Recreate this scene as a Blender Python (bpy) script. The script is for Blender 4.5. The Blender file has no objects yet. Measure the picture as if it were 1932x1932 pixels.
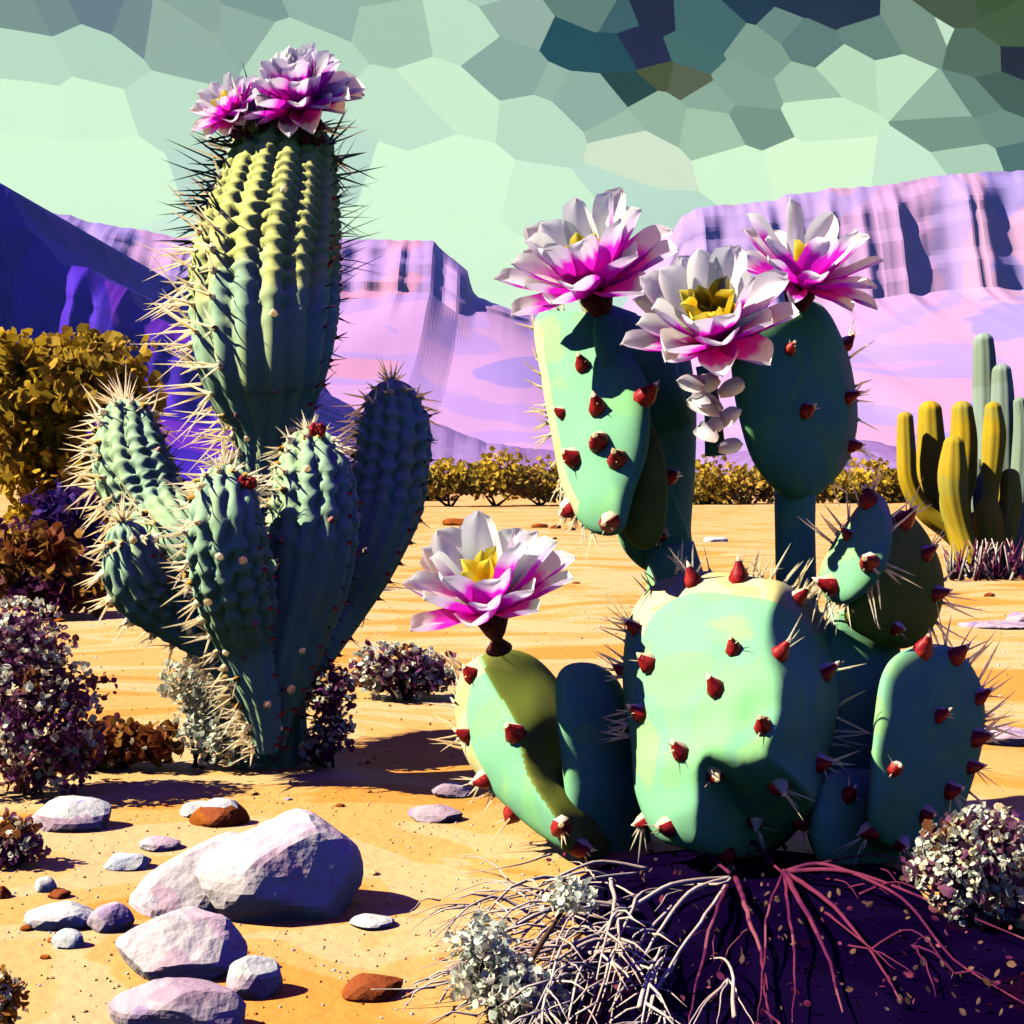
import bpy, math, random
from mathutils import Vector, Matrix, noise
from mathutils.bvhtree import BVHTree
random.seed(7)
R = random.Random(11)
# ------------------------------------------------------------------ camera, light, exposure
H = 1.0                      # eye height (m)
K = 0.36 / 966.0             # tangent per picture unit (picture is measured in 1932 units)
scn = bpy.context.scene
cam_d = bpy.data.cameras.new("camera"); cam = bpy.data.objects.new("camera", cam_d)
scn.collection.objects.link(cam)
cam_d.sensor_width = 36; cam_d.lens = 50; cam_d.shift_y = -66 / 1932
cam_d.clip_start = 0.05; cam_d.clip_end = 20000
cam.location = (0, 0, H); cam.rotation_euler = (math.radians(90), 0, 0)
scn.camera = cam
SUN = Vector((-0.71, -0.13, 0.69)).normalized()
sd = bpy.data.lights.new("sun", 'SUN'); sd.energy = 5.0; sd.angle = math.radians(0.5); sd.color = (1.0, 0.93, 0.75)
so = bpy.data.objects.new("sun", sd); scn.collection.objects.link(so)
so.rotation_euler = SUN.to_track_quat('Z', 'Y').to_euler(); so.location = (-5, -2, 8)
w = bpy.data.worlds.new("World"); scn.world = w; w.use_nodes = True
wt = w.node_tree; wn = wt.nodes; wl = wt.links; wn.clear()
wo = wn.new('ShaderNodeOutputWorld'); wb = wn.new('ShaderNodeBackground')
tc = wn.new('ShaderNodeTexCoord'); sx = wn.new('ShaderNodeSeparateXYZ')
wl.new(tc.outputs['Generated'], sx.inputs[0])
r1 = wn.new('ShaderNodeValToRGB'); wl.new(sx.outputs['Z'], r1.inputs[0])
e = r1.color_ramp.elements
e[0].position = 0.0; e[0].color = (0.018, 0.085, 0.105, 1)
e[1].position = 0.9; e[1].color = (0.040, 0.002, 0.34, 1)
q = e.new(0.35); q.color = (0.014, 0.035, 0.13, 1)
wl.new(r1.outputs[0], wb.inputs[0]); wb.inputs[1].default_value = 1.0
wl.new(wb.outputs[0], wo.inputs[0])
vs = scn.view_settings; vs.view_transform = 'Standard'; vs.look = 'None'; vs.gamma = 1; vs.exposure = 0.45
scn.render.engine = 'CYCLES'
cy = scn.cycles; cy.max_bounces = 4; cy.diffuse_bounces = 0; cy.glossy_bounces = 1; cy.transmission_bounces = 2
cy.use_denoising = True

# ------------------------------------------------------------------ helpers
def lin(c):
    return tuple(((x/255)/12.92 if x/255 <= .04045 else ((x/255+.055)/1.055)**2.4) for x in c)
def gz(x, y):                 # height of the sand
    if y > 60: return 0.0
    f = min(1, max(0, (60-y)/40))
    return f*(0.035*noise.noise(Vector((x*.7, y*.7, 3.1))) + 0.012*noise.noise(Vector((x*2.7, y*2.7, 9.))))
def W(u, v, d): return Vector(((u-966)*K*d, d, H + (900-v)*K*d))
def gd(v): return H / ((v-900)*K)          # depth of the ground seen at height v
def G(u, v, h=0.0):
    d = gd(v); x = (u-966)*K*d
    return Vector((x, d, gz(x, d)+h))
def link(o, parent=None):
    scn.collection.objects.link(o)
    if parent is not None: o.parent = parent
    return o
def tag(o, label, cat, group=None, kind=None):
    if label: o['label'] = label
    if cat: o['category'] = cat
    if group: o['group'] = group
    if kind: o['kind'] = kind
    return o
def empty(name, loc, label, cat, group=None):
    o = bpy.data.objects.new(name, None); o.location = loc; o.empty_display_size = .1
    link(o); return tag(o, label, cat, group)
class MB:
    def __init__(s): s.v = []; s.f = []; s.m = []
    def add(s, vs_, fs, mi=0):
        b = len(s.v); s.v += [Vector(p) for p in vs_]
        for i, f in enumerate(fs):
            s.f.append(tuple(b+k for k in f)); s.m.append(mi[i] if isinstance(mi, list) else mi)
    def tube(s, pts, rad, n=5, mi=0, tipmi=None):
        pts = [Vector(p) for p in pts]; rings = []; N = len(pts)
        up = Vector((0.13, 0.31, 0.94))
        vv = []
        for i, p in enumerate(pts):
            t = (pts[min(i+1, N-1)] - pts[max(i-1, 0)])
            if t.length < 1e-9: t = Vector((0, 0, 1))
            t.normalize(); a = t.cross(up)
            if a.length < .05: a = t.cross(Vector((1, 0, 0)))
            a.normalize(); b = t.cross(a)
            r = rad[i] if isinstance(rad, (list, tuple)) else rad
            for k in range(n):
                an = 2*math.pi*k/n; vv.append(p + (a*math.cos(an)+b*math.sin(an))*r)
        ff = []
        for i in range(N-1):
            for k in range(n):
                ff.append((i*n+k, i*n+(k+1) % n, (i+1)*n+(k+1) % n, (i+1)*n+k))
        ff.append(tuple(range(n-1, -1, -1))); ff.append(tuple((N-1)*n+k for k in range(n)))
        s.add(vv, ff, mi)
    def build(s, name, mats, parent=None, origin=None, smooth=True, local=False):
        me = bpy.data.meshes.new(name)
        o0 = Vector((0, 0, 0))
        if not local:
            if parent is not None:
                o0 = Vector(parent.location); p = parent.parent
                while p is not None: o0 += Vector(p.location); p = p.parent
            elif origin is not None: o0 = Vector(origin)
        loc = Vector((0, 0, 0))
        if parent is not None and origin is not None and not local: loc = Vector(origin)-o0
        me.from_pydata([tuple(v - o0 - loc) for v in s.v], [], s.f)
        for m in (mats if isinstance(mats, (list, tuple)) else [mats]): me.materials.append(m)
        me.polygons.foreach_set('material_index', s.m)
        if smooth: me.polygons.foreach_set('use_smooth', [True]*len(me.polygons))
        me.update()
        o = bpy.data.objects.new(name, me)
        o.location = loc if parent is not None else o0
        return link(o, parent)
def mat(name, cols, scale=3.0, stops=None, rough=.75, spec=.15, soft=0.012, stretch=(1, 1, 1), detail=1.5, dist=.6, bump=0.0, bscale=20, trans=0):
    """procedural material: broad flat patches of close colours, as in the picture"""
    m = bpy.data.materials.new(name); m.use_nodes = True; t = m.node_tree; n = t.nodes; l = t.links
    b = n['Principled BSDF']; b.inputs['Roughness'].default_value = rough; b.inputs['Specular IOR Level'].default_value = spec
    co = n.new('ShaderNodeTexCoord'); mp = n.new('ShaderNodeMapping'); mp.inputs['Scale'].default_value = stretch
    gm = n.new('ShaderNodeNewGeometry'); l.new(gm.outputs['Position'], mp.inputs[0])
    if len(cols) == 1: b.inputs['Base Color'].default_value = (*cols[0], 1)
    else:
        nz = n.new('ShaderNodeTexNoise'); nz.inputs['Scale'].default_value = scale; nz.inputs['Detail'].default_value = detail
        nz.inputs['Distortion'].default_value = dist; l.new(mp.outputs[0], nz.inputs[0])
        rp = n.new('ShaderNodeValToRGB'); l.new(nz.outputs['Fac'], rp.inputs[0]); l.new(rp.outputs[0], b.inputs['Base Color'])
        k = len(cols); stops = stops or [0.36 + .30*(i+1)/k for i in range(k-1)]
        e = rp.color_ramp.elements
        e[0].position = 0; e[0].color = (*cols[0], 1); e[1].position = 1; e[1].color = (*cols[-1], 1)
        for i, s_ in enumerate(stops):
            a = e.new(max(.001, s_-soft)); a.color = (*cols[i], 1)
            a = e.new(min(.999, s_+soft)); a.color = (*cols[i+1], 1)
    if bump:
        bz = n.new('ShaderNodeTexNoise'); bz.inputs['Scale'].default_value = bscale; bz.inputs['Detail'].default_value = 3
        l.new(gm.outputs['Position'], bz.inputs[0])
        bp = n.new('ShaderNodeBump'); bp.inputs['Strength'].default_value = bump; bp.inputs['Distance'].default_value = .02
        l.new(bz.outputs['Fac'], bp.inputs['Height']); l.new(bp.outputs[0], b.inputs['Normal'])
    if trans:      # thin leaves let some light through
        tr = n.new('ShaderNodeBsdfTranslucent'); sc = n.new('ShaderNodeMix'); sc.data_type = 'RGBA'; sc.inputs[0].default_value = trans
        sc.inputs[6].default_value = (0, 0, 0, 1); l.new(rp.outputs[0], sc.inputs[7]); l.new(sc.outputs[2], tr.inputs[0])
        ad = n.new('ShaderNodeAddShader'); l.new(b.outputs[0], ad.inputs[0]); l.new(tr.outputs[0], ad.inputs[1])
        l.new(ad.outputs[0], n['Material Output'].inputs[0])
    return m
def petal_mat(name, inner, outer, trans=.62, rough=.55):
    """thin petal: one colour on its inner face, another on its outer face, and light shining through it"""
    m = bpy.data.materials.new(name); m.use_nodes = True; t = m.node_tree; n = t.nodes; l = t.links
    b = n['Principled BSDF']; b.inputs['Roughness'].default_value = rough; b.inputs['Specular IOR Level'].default_value = .1
    a = n.new('ShaderNodeAttribute'); a.attribute_name = 'along'; rs = []
    for st in (inner, outer):
        rp = n.new('ShaderNodeValToRGB'); l.new(a.outputs['Fac'], rp.inputs[0]); e = rp.color_ramp.elements
        e[0].position = st[0][0]; e[0].color = (*st[0][1], 1); e[1].position = st[-1][0]; e[1].color = (*st[-1][1], 1)
        for p, c in st[1:-1]:
            x = e.new(p); x.color = (*c, 1)
        rs.append(rp)
    g_ = n.new('ShaderNodeNewGeometry'); mc = n.new('ShaderNodeMix'); mc.data_type = 'RGBA'
    l.new(g_.outputs['Backfacing'], mc.inputs[0]); l.new(rs[0].outputs[0], mc.inputs[6]); l.new(rs[1].outputs[0], mc.inputs[7])
    l.new(mc.outputs[2], b.inputs['Base Color'])
    tr = n.new('ShaderNodeBsdfTranslucent'); sc = n.new('ShaderNodeMix'); sc.data_type = 'RGBA'; sc.inputs[0].default_value = trans
    sc.inputs[6].default_value = (0, 0, 0, 1); l.new(mc.outputs[2], sc.inputs[7]); l.new(sc.outputs[2], tr.inputs[0])
    ad = n.new('ShaderNodeAddShader'); l.new(b.outputs[0], ad.inputs[0]); l.new(tr.outputs[0], ad.inputs[1])
    l.new(ad.outputs[0], n['Material Output'].inputs[0])
    return m

M = {}
M['sand'] = mat('sand', [(.90, .38, .065), (.93, .49, .14), (.95, .59, .26), (.94, .53, .18)], .85, [.42, .51, .61], detail=3.5, dist=1.2, stretch=(.75, 1.3, 1), bump=.35, bscale=22, soft=.008)
M['pad'] = mat('pad skin', [(.37, .86, .36), (.33, .78, .42), (.44, .88, .34)], 4, [.42, .58], soft=.02, bump=.05)
M['cork'] = mat('corky margin', [(.88, .78, .30), (.90, .84, .46), (.80, .84, .44)], 9, [.45, .6], soft=.03)
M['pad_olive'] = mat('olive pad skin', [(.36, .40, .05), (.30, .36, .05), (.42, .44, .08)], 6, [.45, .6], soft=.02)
M['rib'] = mat('ribbed skin', [(.52, .72, .34), (.48, .72, .44), (.60, .76, .36)], 3, [.42, .6], soft=.03, stretch=(1, 1, .35))
def lit_young_top(m, z0, z1, cols):     # new growth yellows the tip; sunlight on it is put into the colour too
    t = m.node_tree; n = t.nodes; l = t.links; b = n['Principled BSDF']; old = b.inputs['Base Color'].links[0].from_socket
    g_ = n.new('ShaderNodeNewGeometry'); sp_ = n.new('ShaderNodeSeparateXYZ'); l.new(g_.outputs['Position'], sp_.inputs[0])
    nz = n.new('ShaderNodeTexNoise'); nz.inputs['Scale'].default_value = 5; l.new(g_.outputs['Position'], nz.inputs[0])
    ad = n.new('ShaderNodeMath'); ad.operation = 'MULTIPLY_ADD'; ad.inputs[1].default_value = .5; l.new(nz.outputs['Fac'], ad.inputs[0]); l.new(sp_.outputs['Z'], ad.inputs[2])
    mr = n.new('ShaderNodeMapRange'); mr.inputs[1].default_value = z0+.25; mr.inputs[2].default_value = z1+.25; l.new(ad.outputs[0], mr.inputs[0])
    mx = n.new('ShaderNodeMix'); mx.data_type = 'RGBA'; l.new(mr.outputs[0], mx.inputs[0]); l.new(old, mx.inputs[6]); mx.inputs[7].default_value = (*cols, 1)
    l.new(mx.outputs[2], b.inputs['Base Color'])
lit_young_top(M['rib'], 1.62, 1.78, (.90, .92, .26))
M['rib_arm'] = mat('arm skin', [(.56, .80, .40), (.50, .76, .46), (.62, .80, .38)], 4, [.42, .6], soft=.03, stretch=(1, 1, .4), bump=.05)
M['cream'] = mat('cream spine', [(.95, .80, .50), (.96, .88, .66)], 14, [.5], trans=.85)
M['spine_dark'] = mat('grey spine', [(.10, .22, .22), (.16, .26, .22)], 14, [.5])
M['red'] = mat('red thorn', [(.55, .02, .02), (.40, .01, .02), (.65, .05, .03)], 40, [.45, .58], rough=.45, spec=.3)
M['rose'] = mat('rose thorn', [(.85, .25, .20), (.9, .5, .4)], 30, [.5])
M['orange'] = mat('orange areole', [(.85, .38, .05), (.9, .6, .15)], 30, [.5])
M['brown'] = mat('brown bract', [(.16, .03, .05), (.30, .10, .06), (.10, .01, .05)], 25, [.45, .58])
M['bush'] = mat('ochre leaves', [(.62, .38, .02), (.50, .32, .03), (.42, .20, .02)], 1.2, [.46, .60], soft=.01, trans=.45)
M['bush_far'] = mat('far ochre leaves', [(.66, .42, .03), (.46, .32, .04), (.66, .36, .06)], .5, [.46, .6], soft=.01, trans=.45)
M['bush_red'] = mat('russet leaves', [(.26, .07, .02), (.34, .16, .02), (.10, .02, .07)], 3, [.45, .57], soft=.01, trans=.45)
M['purple_leaf'] = mat('plum leaves', [(.14, .03, .12), (.22, .08, .14), (.26, .09, .03)], 6, [.46, .58], soft=.01, trans=.45)
M['violet'] = mat('shade violet leaves', [(.05, .02, .22), (.10, .03, .20), (.20, .08, .05)], 5, [.48, .6], soft=.01, trans=.3)  # navy shade beside the ochre tree, put into a leaf colour
M['blossom'] = mat('pale blossom', [(.86, .82, .62), (.72, .76, .60), (.90, .72, .42)], 16, [.46, .58], trans=.45)
M['silver'] = mat('silver leaves', [(.80, .82, .62), (.58, .66, .54), (.86, .78, .60)], 16, [.46, .58], trans=.45)
M['twig'] = mat('dry twig', [(.88, .72, .58), (.80, .58, .46)], 6, [.5])
M['root'] = mat('shaded mauve root', [(.22, .03, .08), (.14, .015, .07), (.34, .09, .12)], 5, [.46, .6])  # roots' shade put into the mauve; lit roots take the twig colour
M['bark'] = mat('bark', [(.12, .06, .05), (.2, .1, .06)], 9, [.5])
M['litter'] = mat('painted ground shadow', [(.007, .002, .026), (.005, .001, .020), (.014, .002, .016)], 3, [.45, .62], spec=0)  # near-black ground: the prickly pear's shadow put into the colour
M['rock'] = mat('pale rock', [(.90, .78, .74), (.86, .60, .66), (.84, .74, .80)], 5, [.5, .64], soft=.012, bump=.45, bscale=28)
M['rock_mauve'] = mat('mauve rock', [(.62, .42, .50), (.70, .54, .58), (.50, .34, .52)], 7, [.46, .6], soft=.012, bump=.45, bscale=28)
M['rock_brown'] = mat('rust rock', [(.52, .13, .01), (.40, .09, .02)], 9, [.5], bump=.45, bscale=28)
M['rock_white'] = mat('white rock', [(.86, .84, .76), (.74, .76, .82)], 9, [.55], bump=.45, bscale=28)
M['org'] = mat('organ pipe skin', [(.74, .48, .02), (.64, .44, .03), (.56, .46, .06)], 1.6, [.46, .6], soft=.01)
M['org_green'] = mat('green organ pipe skin', [(.34, .44, .30), (.40, .52, .40)], 1.6, [.5])
M['mesa_pink'] = mat('pink mesa rock', [(.76, .34, .56), (.58, .34, .76), (.70, .38, .72), (.46, .30, .76)], .004, [.40, .5, .6], detail=3, stretch=(1.1, 1, .8), soft=.006)
M['mesa_lilac'] = mat('lilac mesa rock', [(.72, .40, .72), (.58, .39, .80), (.76, .42, .66), (.48, .35, .82)], .005, [.40, .5, .6], detail=3, stretch=(1.1, 1, .8), soft=.006)
M['mesa_dark'] = mat('shaded cliff rock', [(.09, .015, .62), (.05, .008, .46), (.17, .02, .55)], .014, [.44, .58], detail=2, stretch=(1.8, 1, .4), soft=.006)  # this cliff lies in shade, and its dark blue-violet base carries that shade
M['hill'] = mat('violet hill', [(.40, .24, .55), (.34, .18, .46)], .02, [.5])

# ------------------------------------------------------------------ ground
mb = MB()
ys = [-30, -8, -2, 0.4]; y = 1.2
while y < 12: ys.append(y); y *= 1.018
while y < 6000: ys.append(y); y *= 1.12
NX = 150; rows = []
for y in ys:
    half = max(8, y*.9) if y > 0 else 30
    for i in range(NX+1):
        t = (i/NX*2-1); x = half*t
        mb.v.append(Vector((x, y, gz(x, y) if y < 60 else 0)))
for j in range(len(ys)-1):
    for i in range(NX):
        a = j*(NX+1)+i; mb.f.append((a, a+1, a+NX+2, a+NX+1)); mb.m.append(0)
g = mb.build('ground', M['sand']); g['kind'] = 'structure'

# ------------------------------------------------------------------ haze
HZ = 0.00009; HTOP = 315.0; HFAR = 2450.0; HC = (.34, .54, .84)
if HZ:
    hb = MB(); X0, X1, Y0, Y1, Z0, Z1 = -3200, 3200, -60, HFAR, -2, HTOP
    c = [Vector((x, y, z)) for z in (Z0, Z1) for y in (Y0, Y1) for x in (X0, X1)]
    hb.add(c, [(0,2,3,1),(4,5,7,6),(0,1,5,4),(1,3,7,5),(3,2,6,7),(2,0,4,6)])
    hm = bpy.data.materials.new('haze'); hm.use_nodes = True; n = hm.node_tree.nodes; n.clear()
    ho = n.new('ShaderNodeOutputMaterial'); pv = n.new('ShaderNodeVolumePrincipled')
    pv.inputs['Color'].default_value = (*HC, 1); pv.inputs['Density'].default_value = HZ
    hm.node_tree.links.new(pv.outputs[0], ho.inputs['Volume'])
    h = hb.build('haze', hm, smooth=False); h['kind'] = 'stuff'
def behind_haze(c, u, v):      # the sky stands beyond the haze: its own light is what is left once the air's is taken off
    c = [x/2**.45 for x in lin(c)]
    sl = max(.01, (900-v)*K); L = min(HFAR, HTOP/sl)*math.sqrt(1+sl*sl); T = math.exp(-HZ*L)
    sunc = (1.0, .93, .75)
    return [max(.002, (c[i]-5*.0796*HC[i]*sunc[i]*.92*(1-T))/T) for i in range(3)]
# ------------------------------------------------------------------ sky: faceted shell of flat cloud cells
SK = [  # u, v, rgb
 (30,25,(124,150,143)),(95,20,(116,142,140)),(190,10,(104,128,135)),(250,35,(118,142,142)),(370,15,(140,168,156)),(330,60,(150,178,164)),(470,-5,(128,156,148)),(600,-10,(150,180,165)),(460,45,(146,174,162)),
 (40,105,(186,222,196)),(170,95,(180,216,192)),(290,120,(184,218,194)),(60,200,(214,248,212)),(170,210,(212,246,211)),(90,320,(216,250,214)),(230,320,(216,250,214)),(330,220,(190,226,200)),(390,130,(184,216,194)),(320,380,(196,226,214)),(150,400,(205,236,216)),(420,330,(190,222,206)),
 (560,100,(182,216,190)),(620,180,(186,220,196)),(640,300,(190,224,204)),(740,40,(168,200,178)),(700,-20,(150,182,164)),(780,110,(188,220,194)),(880,60,(190,226,196)),(860,180,(206,238,206)),(760,220,(196,230,202)),(740,340,(216,250,214)),(860,330,(216,250,214)),(900,480,(214,248,212)),(770,440,(216,250,214)),
 (960,120,(140,170,158)),(980,40,(150,178,164)),(930,-20,(170,206,184)),(1020,20,(122,150,140)),(1110,10,(98,128,118)),(1080,85,(30,80,86)),(1170,100,(28,76,84)),(1150,30,(62,96,100)),(1235,30,(12,14,60)),(1210,95,(20,40,70)),(1200,165,(42,72,66)),(1245,140,(74,86,50)),(1300,160,(88,98,72)),(1340,50,(66,104,104)),(1310,100,(70,108,104)),(1420,10,(20,58,72)),(1500,-10,(24,50,66)),(1560,5,(18,52,66)),(1420,95,(130,160,142)),(1480,50,(108,138,128)),(1530,80,(96,126,118)),(1600,25,(16,50,64)),(1640,70,(104,134,122)),(1660,20,(116,142,126)),(1730,60,(120,148,130)),(1720,5,(96,120,100)),(1800,10,(72,88,64)),(1860,20,(62,84,50)),(1900,60,(70,92,60)),(1920,115,(14,26,52)),(1850,100,(84,110,92)),
 (1050,160,(150,184,166)),(1110,190,(144,176,160)),(1030,230,(190,222,196)),(1160,235,(160,190,168)),(1090,260,(186,220,192)),(1250,210,(150,182,158)),(1330,185,(140,172,152)),(1400,160,(132,164,146)),(1450,150,(146,178,156)),(1420,235,(120,150,132)),(1340,240,(164,196,168)),(1520,160,(160,192,166)),(1600,130,(186,220,186)),(1560,230,(204,238,200)),(1480,250,(190,222,186)),(1700,150,(196,230,196)),(1760,60,(196,228,196)),(1790,110,(200,234,198)),(1700,230,(218,250,210)),(1600,300,(218,250,210)),(1500,320,(216,248,208)),(1400,310,(212,246,208)),(1280,300,(206,228,198)),(1200,290,(210,230,202)),(1110,310,(206,238,206)),(1010,310,(208,244,210)),(950,250,(200,236,206)),(1180,370,(190,224,204)),(1280,360,(200,232,206)),(1060,400,(206,242,210)),(1000,460,(214,248,212)),(1150,450,(196,230,208)),(1250,430,(184,218,200)),
 (1840,190,(104,134,118)),(1800,240,(120,150,132)),(1880,240,(112,142,128)),(1900,170,(70,96,84)),(1925,300,(80,116,110)),(1840,300,(172,206,180)),(1760,310,(192,226,194)),(1880,340,(180,212,188)),(1700,330,(200,232,204)),(1780,200,(150,182,160)),(2000,220,(60,90,90)),(2020,60,(40,60,60)),(2100,330,(150,180,160)),
 (1050,520,(215,248,212)),(900,620,(214,248,212)),(1200,560,(200,232,214)),(600,480,(205,236,216)),(400,500,(205,236,216)),(150,520,(205,236,216)),
]
rr = random.Random(3)
for i in range(90):
    u = rr.uniform(-1100, 3000); v = rr.uniform(-420, 880)
    if -60 < u < 1990 and v > -60: continue
    c = (90+rr.random()*60, 120+rr.random()*60, 125+rr.random()*40) if v < 60 else (195+rr.random()*22, 228+rr.random()*22, 205+rr.random()*10)
    SK.append((u, v, c))
thin = []
for s_ in SK:
    lum = sum(s_[2])
    if lum < 300 or all(math.hypot(s_[0]-t_[0], (s_[1]-t_[1])*1.25) > rr.uniform(*((38, 78) if lum < 560 else (60, 150))) or abs(sum(t_[2])-lum) > 90 for t_ in thin): thin.append(s_)
SK = thin
WT = [rr.uniform(-1, 1)*1900 for _ in SK]
def clip(poly, mx, my, nx, ny):
    out = []
    for i in range(len(poly)):
        a = poly[i]; b = poly[(i+1) % len(poly)]
        da = (a[0]-mx)*nx+(a[1]-my)*ny; db = (b[0]-mx)*nx+(b[1]-my)*ny
        if da <= 0: out.append(a)
        if (da < 0 < db) or (db < 0 < da):
            t = da/(da-db); out.append((a[0]+(b[0]-a[0])*t, a[1]+(b[1]-a[1])*t))
    return out
mb = MB(); smats = []; cmap = {}
def emis(c, u=0, v=0):
    key = (c, int(v))
    if key in cmap: return cmap[key]
    m = bpy.data.materials.new('sky cell'); m.use_nodes = True; n = m.node_tree.nodes; n.clear()
    o = n.new('ShaderNodeOutputMaterial'); em = n.new('ShaderNodeEmission'); em.inputs[0].default_value = (*behind_haze(c, u, v), 1)
    m.node_tree.links.new(em.outputs[0], o.inputs[0]); smats.append(m); cmap[key] = len(smats)-1
    return cmap[key]
def skywarp(u, v):
    a = noise.noise(Vector((u/130, v/130, 0)))*3; b = noise.noise(Vector((u/130, v/130, 7.7)))*3
    return u+a, v+b
CA, SA, SQ = math.cos(math.radians(-24)), math.sin(math.radians(-24)), 1.55      # cells stretched along a slant
def fwd(u, v): return (u*CA-v*SA, (u*SA+v*CA)*SQ)
def inv(x, y): y /= SQ; return (x*CA+y*SA, -x*SA+y*CA)
SK = [(*fwd(a, b), c) for a, b, c in SK]
for i, (u, v, c) in enumerate(SK):
    poly = [fwd(*p) for p in ((-1300, -480), (3200, -480), (3200, 905), (-1300, 905))]
    for j, (a, b, _) in enumerate(SK):
        if j == i: continue
        d2 = (a-u)**2+(b-v)**2; f = .5+(WT[i]-WT[j])/d2/2
        poly = clip(poly, u+(a-u)*f, v+(b-v)*f, a-u, b-v)
        if len(poly) < 3: break
    if len(poly) < 3: continue
    poly = [inv(*p) for p in poly]; pts = []
    for k in range(len(poly)):
        a = poly[k]; b = poly[(k+1) % len(poly)]
        n_ = max(1, int(math.hypot(b[0]-a[0], b[1]-a[1])/22))
        for s in range(n_): pts.append((a[0]+(b[0]-a[0])*s/n_, a[1]+(b[1]-a[1])*s/n_))
    cx = sum(p[0] for p in pts)/len(pts); cy_ = sum(p[1] for p in pts)/len(pts)
    vv = []
    for p in [(cx, cy_)]+pts:
        p = skywarp(*p); d = Vector(((p[0]-966)*K, 1, (900-p[1])*K)).normalized()*6500
        vv.append(d+Vector((0, 0, H)))
    n_ = len(pts)
    mb.add(vv, [(0, 1+k, 1+(k+1) % n_) for k in range(n_)], emis(c, cx, cy_))
sky = mb.build('sky', smats, smooth=False); sky['kind'] = 'structure'

# ------------------------------------------------------------------ mesas and hills
def interp(pts, u):
    if u <= pts[0][0]: return pts[0][1]
    for (a, b), (c, d) in zip(pts, pts[1:]):
        if u <= c: return b+(d-b)*(u-a)/(c-a)
    return pts[-1][1]
def mesa(name, sky_pts, cliff_pts, D, m, L, ridge, seed, n=420):
    mb = MB(); u0 = sky_pts[0][0]; u1 = sky_pts[-1][0]; NR = 26
    for i in range(n+1):
        u = u0+(u1-u0)*i/n
        vt = interp(sky_pts, u)+noise.noise(Vector((u/14, seed, 0)))*3; vc = max(interp(cliff_pts, u), vt+2)
        x = (u-966)*K*D; zt = H+(900-vt)*K*D; zc = H+(900-vc)*K*D
        if zt < 2: zt = 2
        zc = max(1.5, min(zc, zt-1))
        q = .7*noise.noise(Vector((x/ridge/1.9, seed, 0)))+.5*noise.noise(Vector((x/ridge*.9, seed+3, 0))); q2 = noise.noise(Vector((x/ridge*2.2, seed+5, 0)))
        col = [Vector((x, D+900, 0)), Vector((x, D+880, zt)), Vector((x, D+30, zt*1.0))]
        for k in range(NR+1):
            t = k/NR; z = zt+(zc-zt)*t
            ww = noise.noise(Vector((x/ridge/2, seed, t*2.0)))
            dd = (1-abs(q)*2.0)*ridge*.55 + q2*ridge*.22 + ww*ridge*.3
            tt = t*3.0+.5*noise.noise(Vector((x/ridge/3, seed+9, 0))); step = ridge*.45*(math.floor(tt)+min(1, (tt-math.floor(tt))*3))/3.0
            col.append(Vector((x, D-dd*min(1, t*4)-step-ridge*1.3*t, z)))
        base = col[-1].y
        for k in range(1, 15):
            t = k/14; z = zc*(1-t)**1.25
            gl = noise.noise(Vector((x/ridge/1.5, seed+2, t)))*ridge*.7*(1-abs(2*t-1))
            mean = D-ridge*1.6; col.append(Vector((x+gl*.2, (base+(mean-base)*min(1, t*5))-L*t+gl*.8+noise.noise(Vector((x/ridge/2.5, t*4, seed)))*ridge*.5, z)))
        mb.v += col
    c = NR+1+3+14
    for i in range(n):
        for k in range(c-1):
            a = i*c+k; mb.f.append((a, a+1, a+c+1, a+c)); mb.m.append(0)
    mb.f.append(tuple(range(c))); mb.m.append(0); mb.f.append(tuple(n*c+k for k in range(c-1, -1, -1))); mb.m.append(0)
    o = mb.build(name, m, smooth=False); o['kind'] = 'structure'; return o
mesa('mesa', [(-700,395),(-100,375),(60,385),(90,402),(130,405),(160,418),(200,424),(260,432),(320,445),(400,452),(480,450),(560,452),(640,452),(720,452),(818,454),(832,470),(846,482),(868,498),(882,512),(890,545),(902,560),(930,572),(960,582),(1005,588),(1060,592),(1120,600),(1200,640),(1330,760),(1500,860)],
     [(-700,520),(60,500),(300,560),(640,560),(820,570),(870,610),(950,625),(1010,640),(1200,700),(1500,870)], 1500, M['mesa_pink'], 700, 34, 1.3)
mesa('mesa', [(1130,640),(1200,600),(1262,480),(1275,440),(1285,410),(1310,395),(1345,388),(1400,384),(1460,380),(1480,368),(1540,362),(1560,356),(1640,352),(1700,344),(1770,332),(1850,324),(1932,322),(2100,318),(2900,300)],
     [(1130,660),(1250,600),(1300,590),(1500,600),(1650,575),(1760,560),(1932,560),(2900,560)], 1200, M['mesa_lilac'], 600, 26, 8.4)
mesa('cliff', [(-900,150),(-200,300),(0,345),(18,362),(34,398),(60,440),(80,452),(100,480),(118,500),(165,505),(200,528),(240,545),(262,580),(300,600),(380,640),(460,700),(560,790),(640,850)],
     [(-900,600),(0,700),(300,760),(640,870)], 520, M['mesa_dark'], 160, 14, 4.2)
mesa('hill', [(640,860),(720,840),(790,792),(830,800),(870,818),(920,835),(1000,846),(1080,852),(1200,862),(1300,880)], [(640,862),(1300,882)], 420, M['hill'], 90, 12, 2.2, 90)
mesa('hill', [(1480,880),(1560,842),(1600,828),(1650,832),(1700,845),(1760,856),(2100,850),(2400,880)], [(1480,882),(2400,882)], 420, M['hill'], 90, 12, 6.2, 90)

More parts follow.
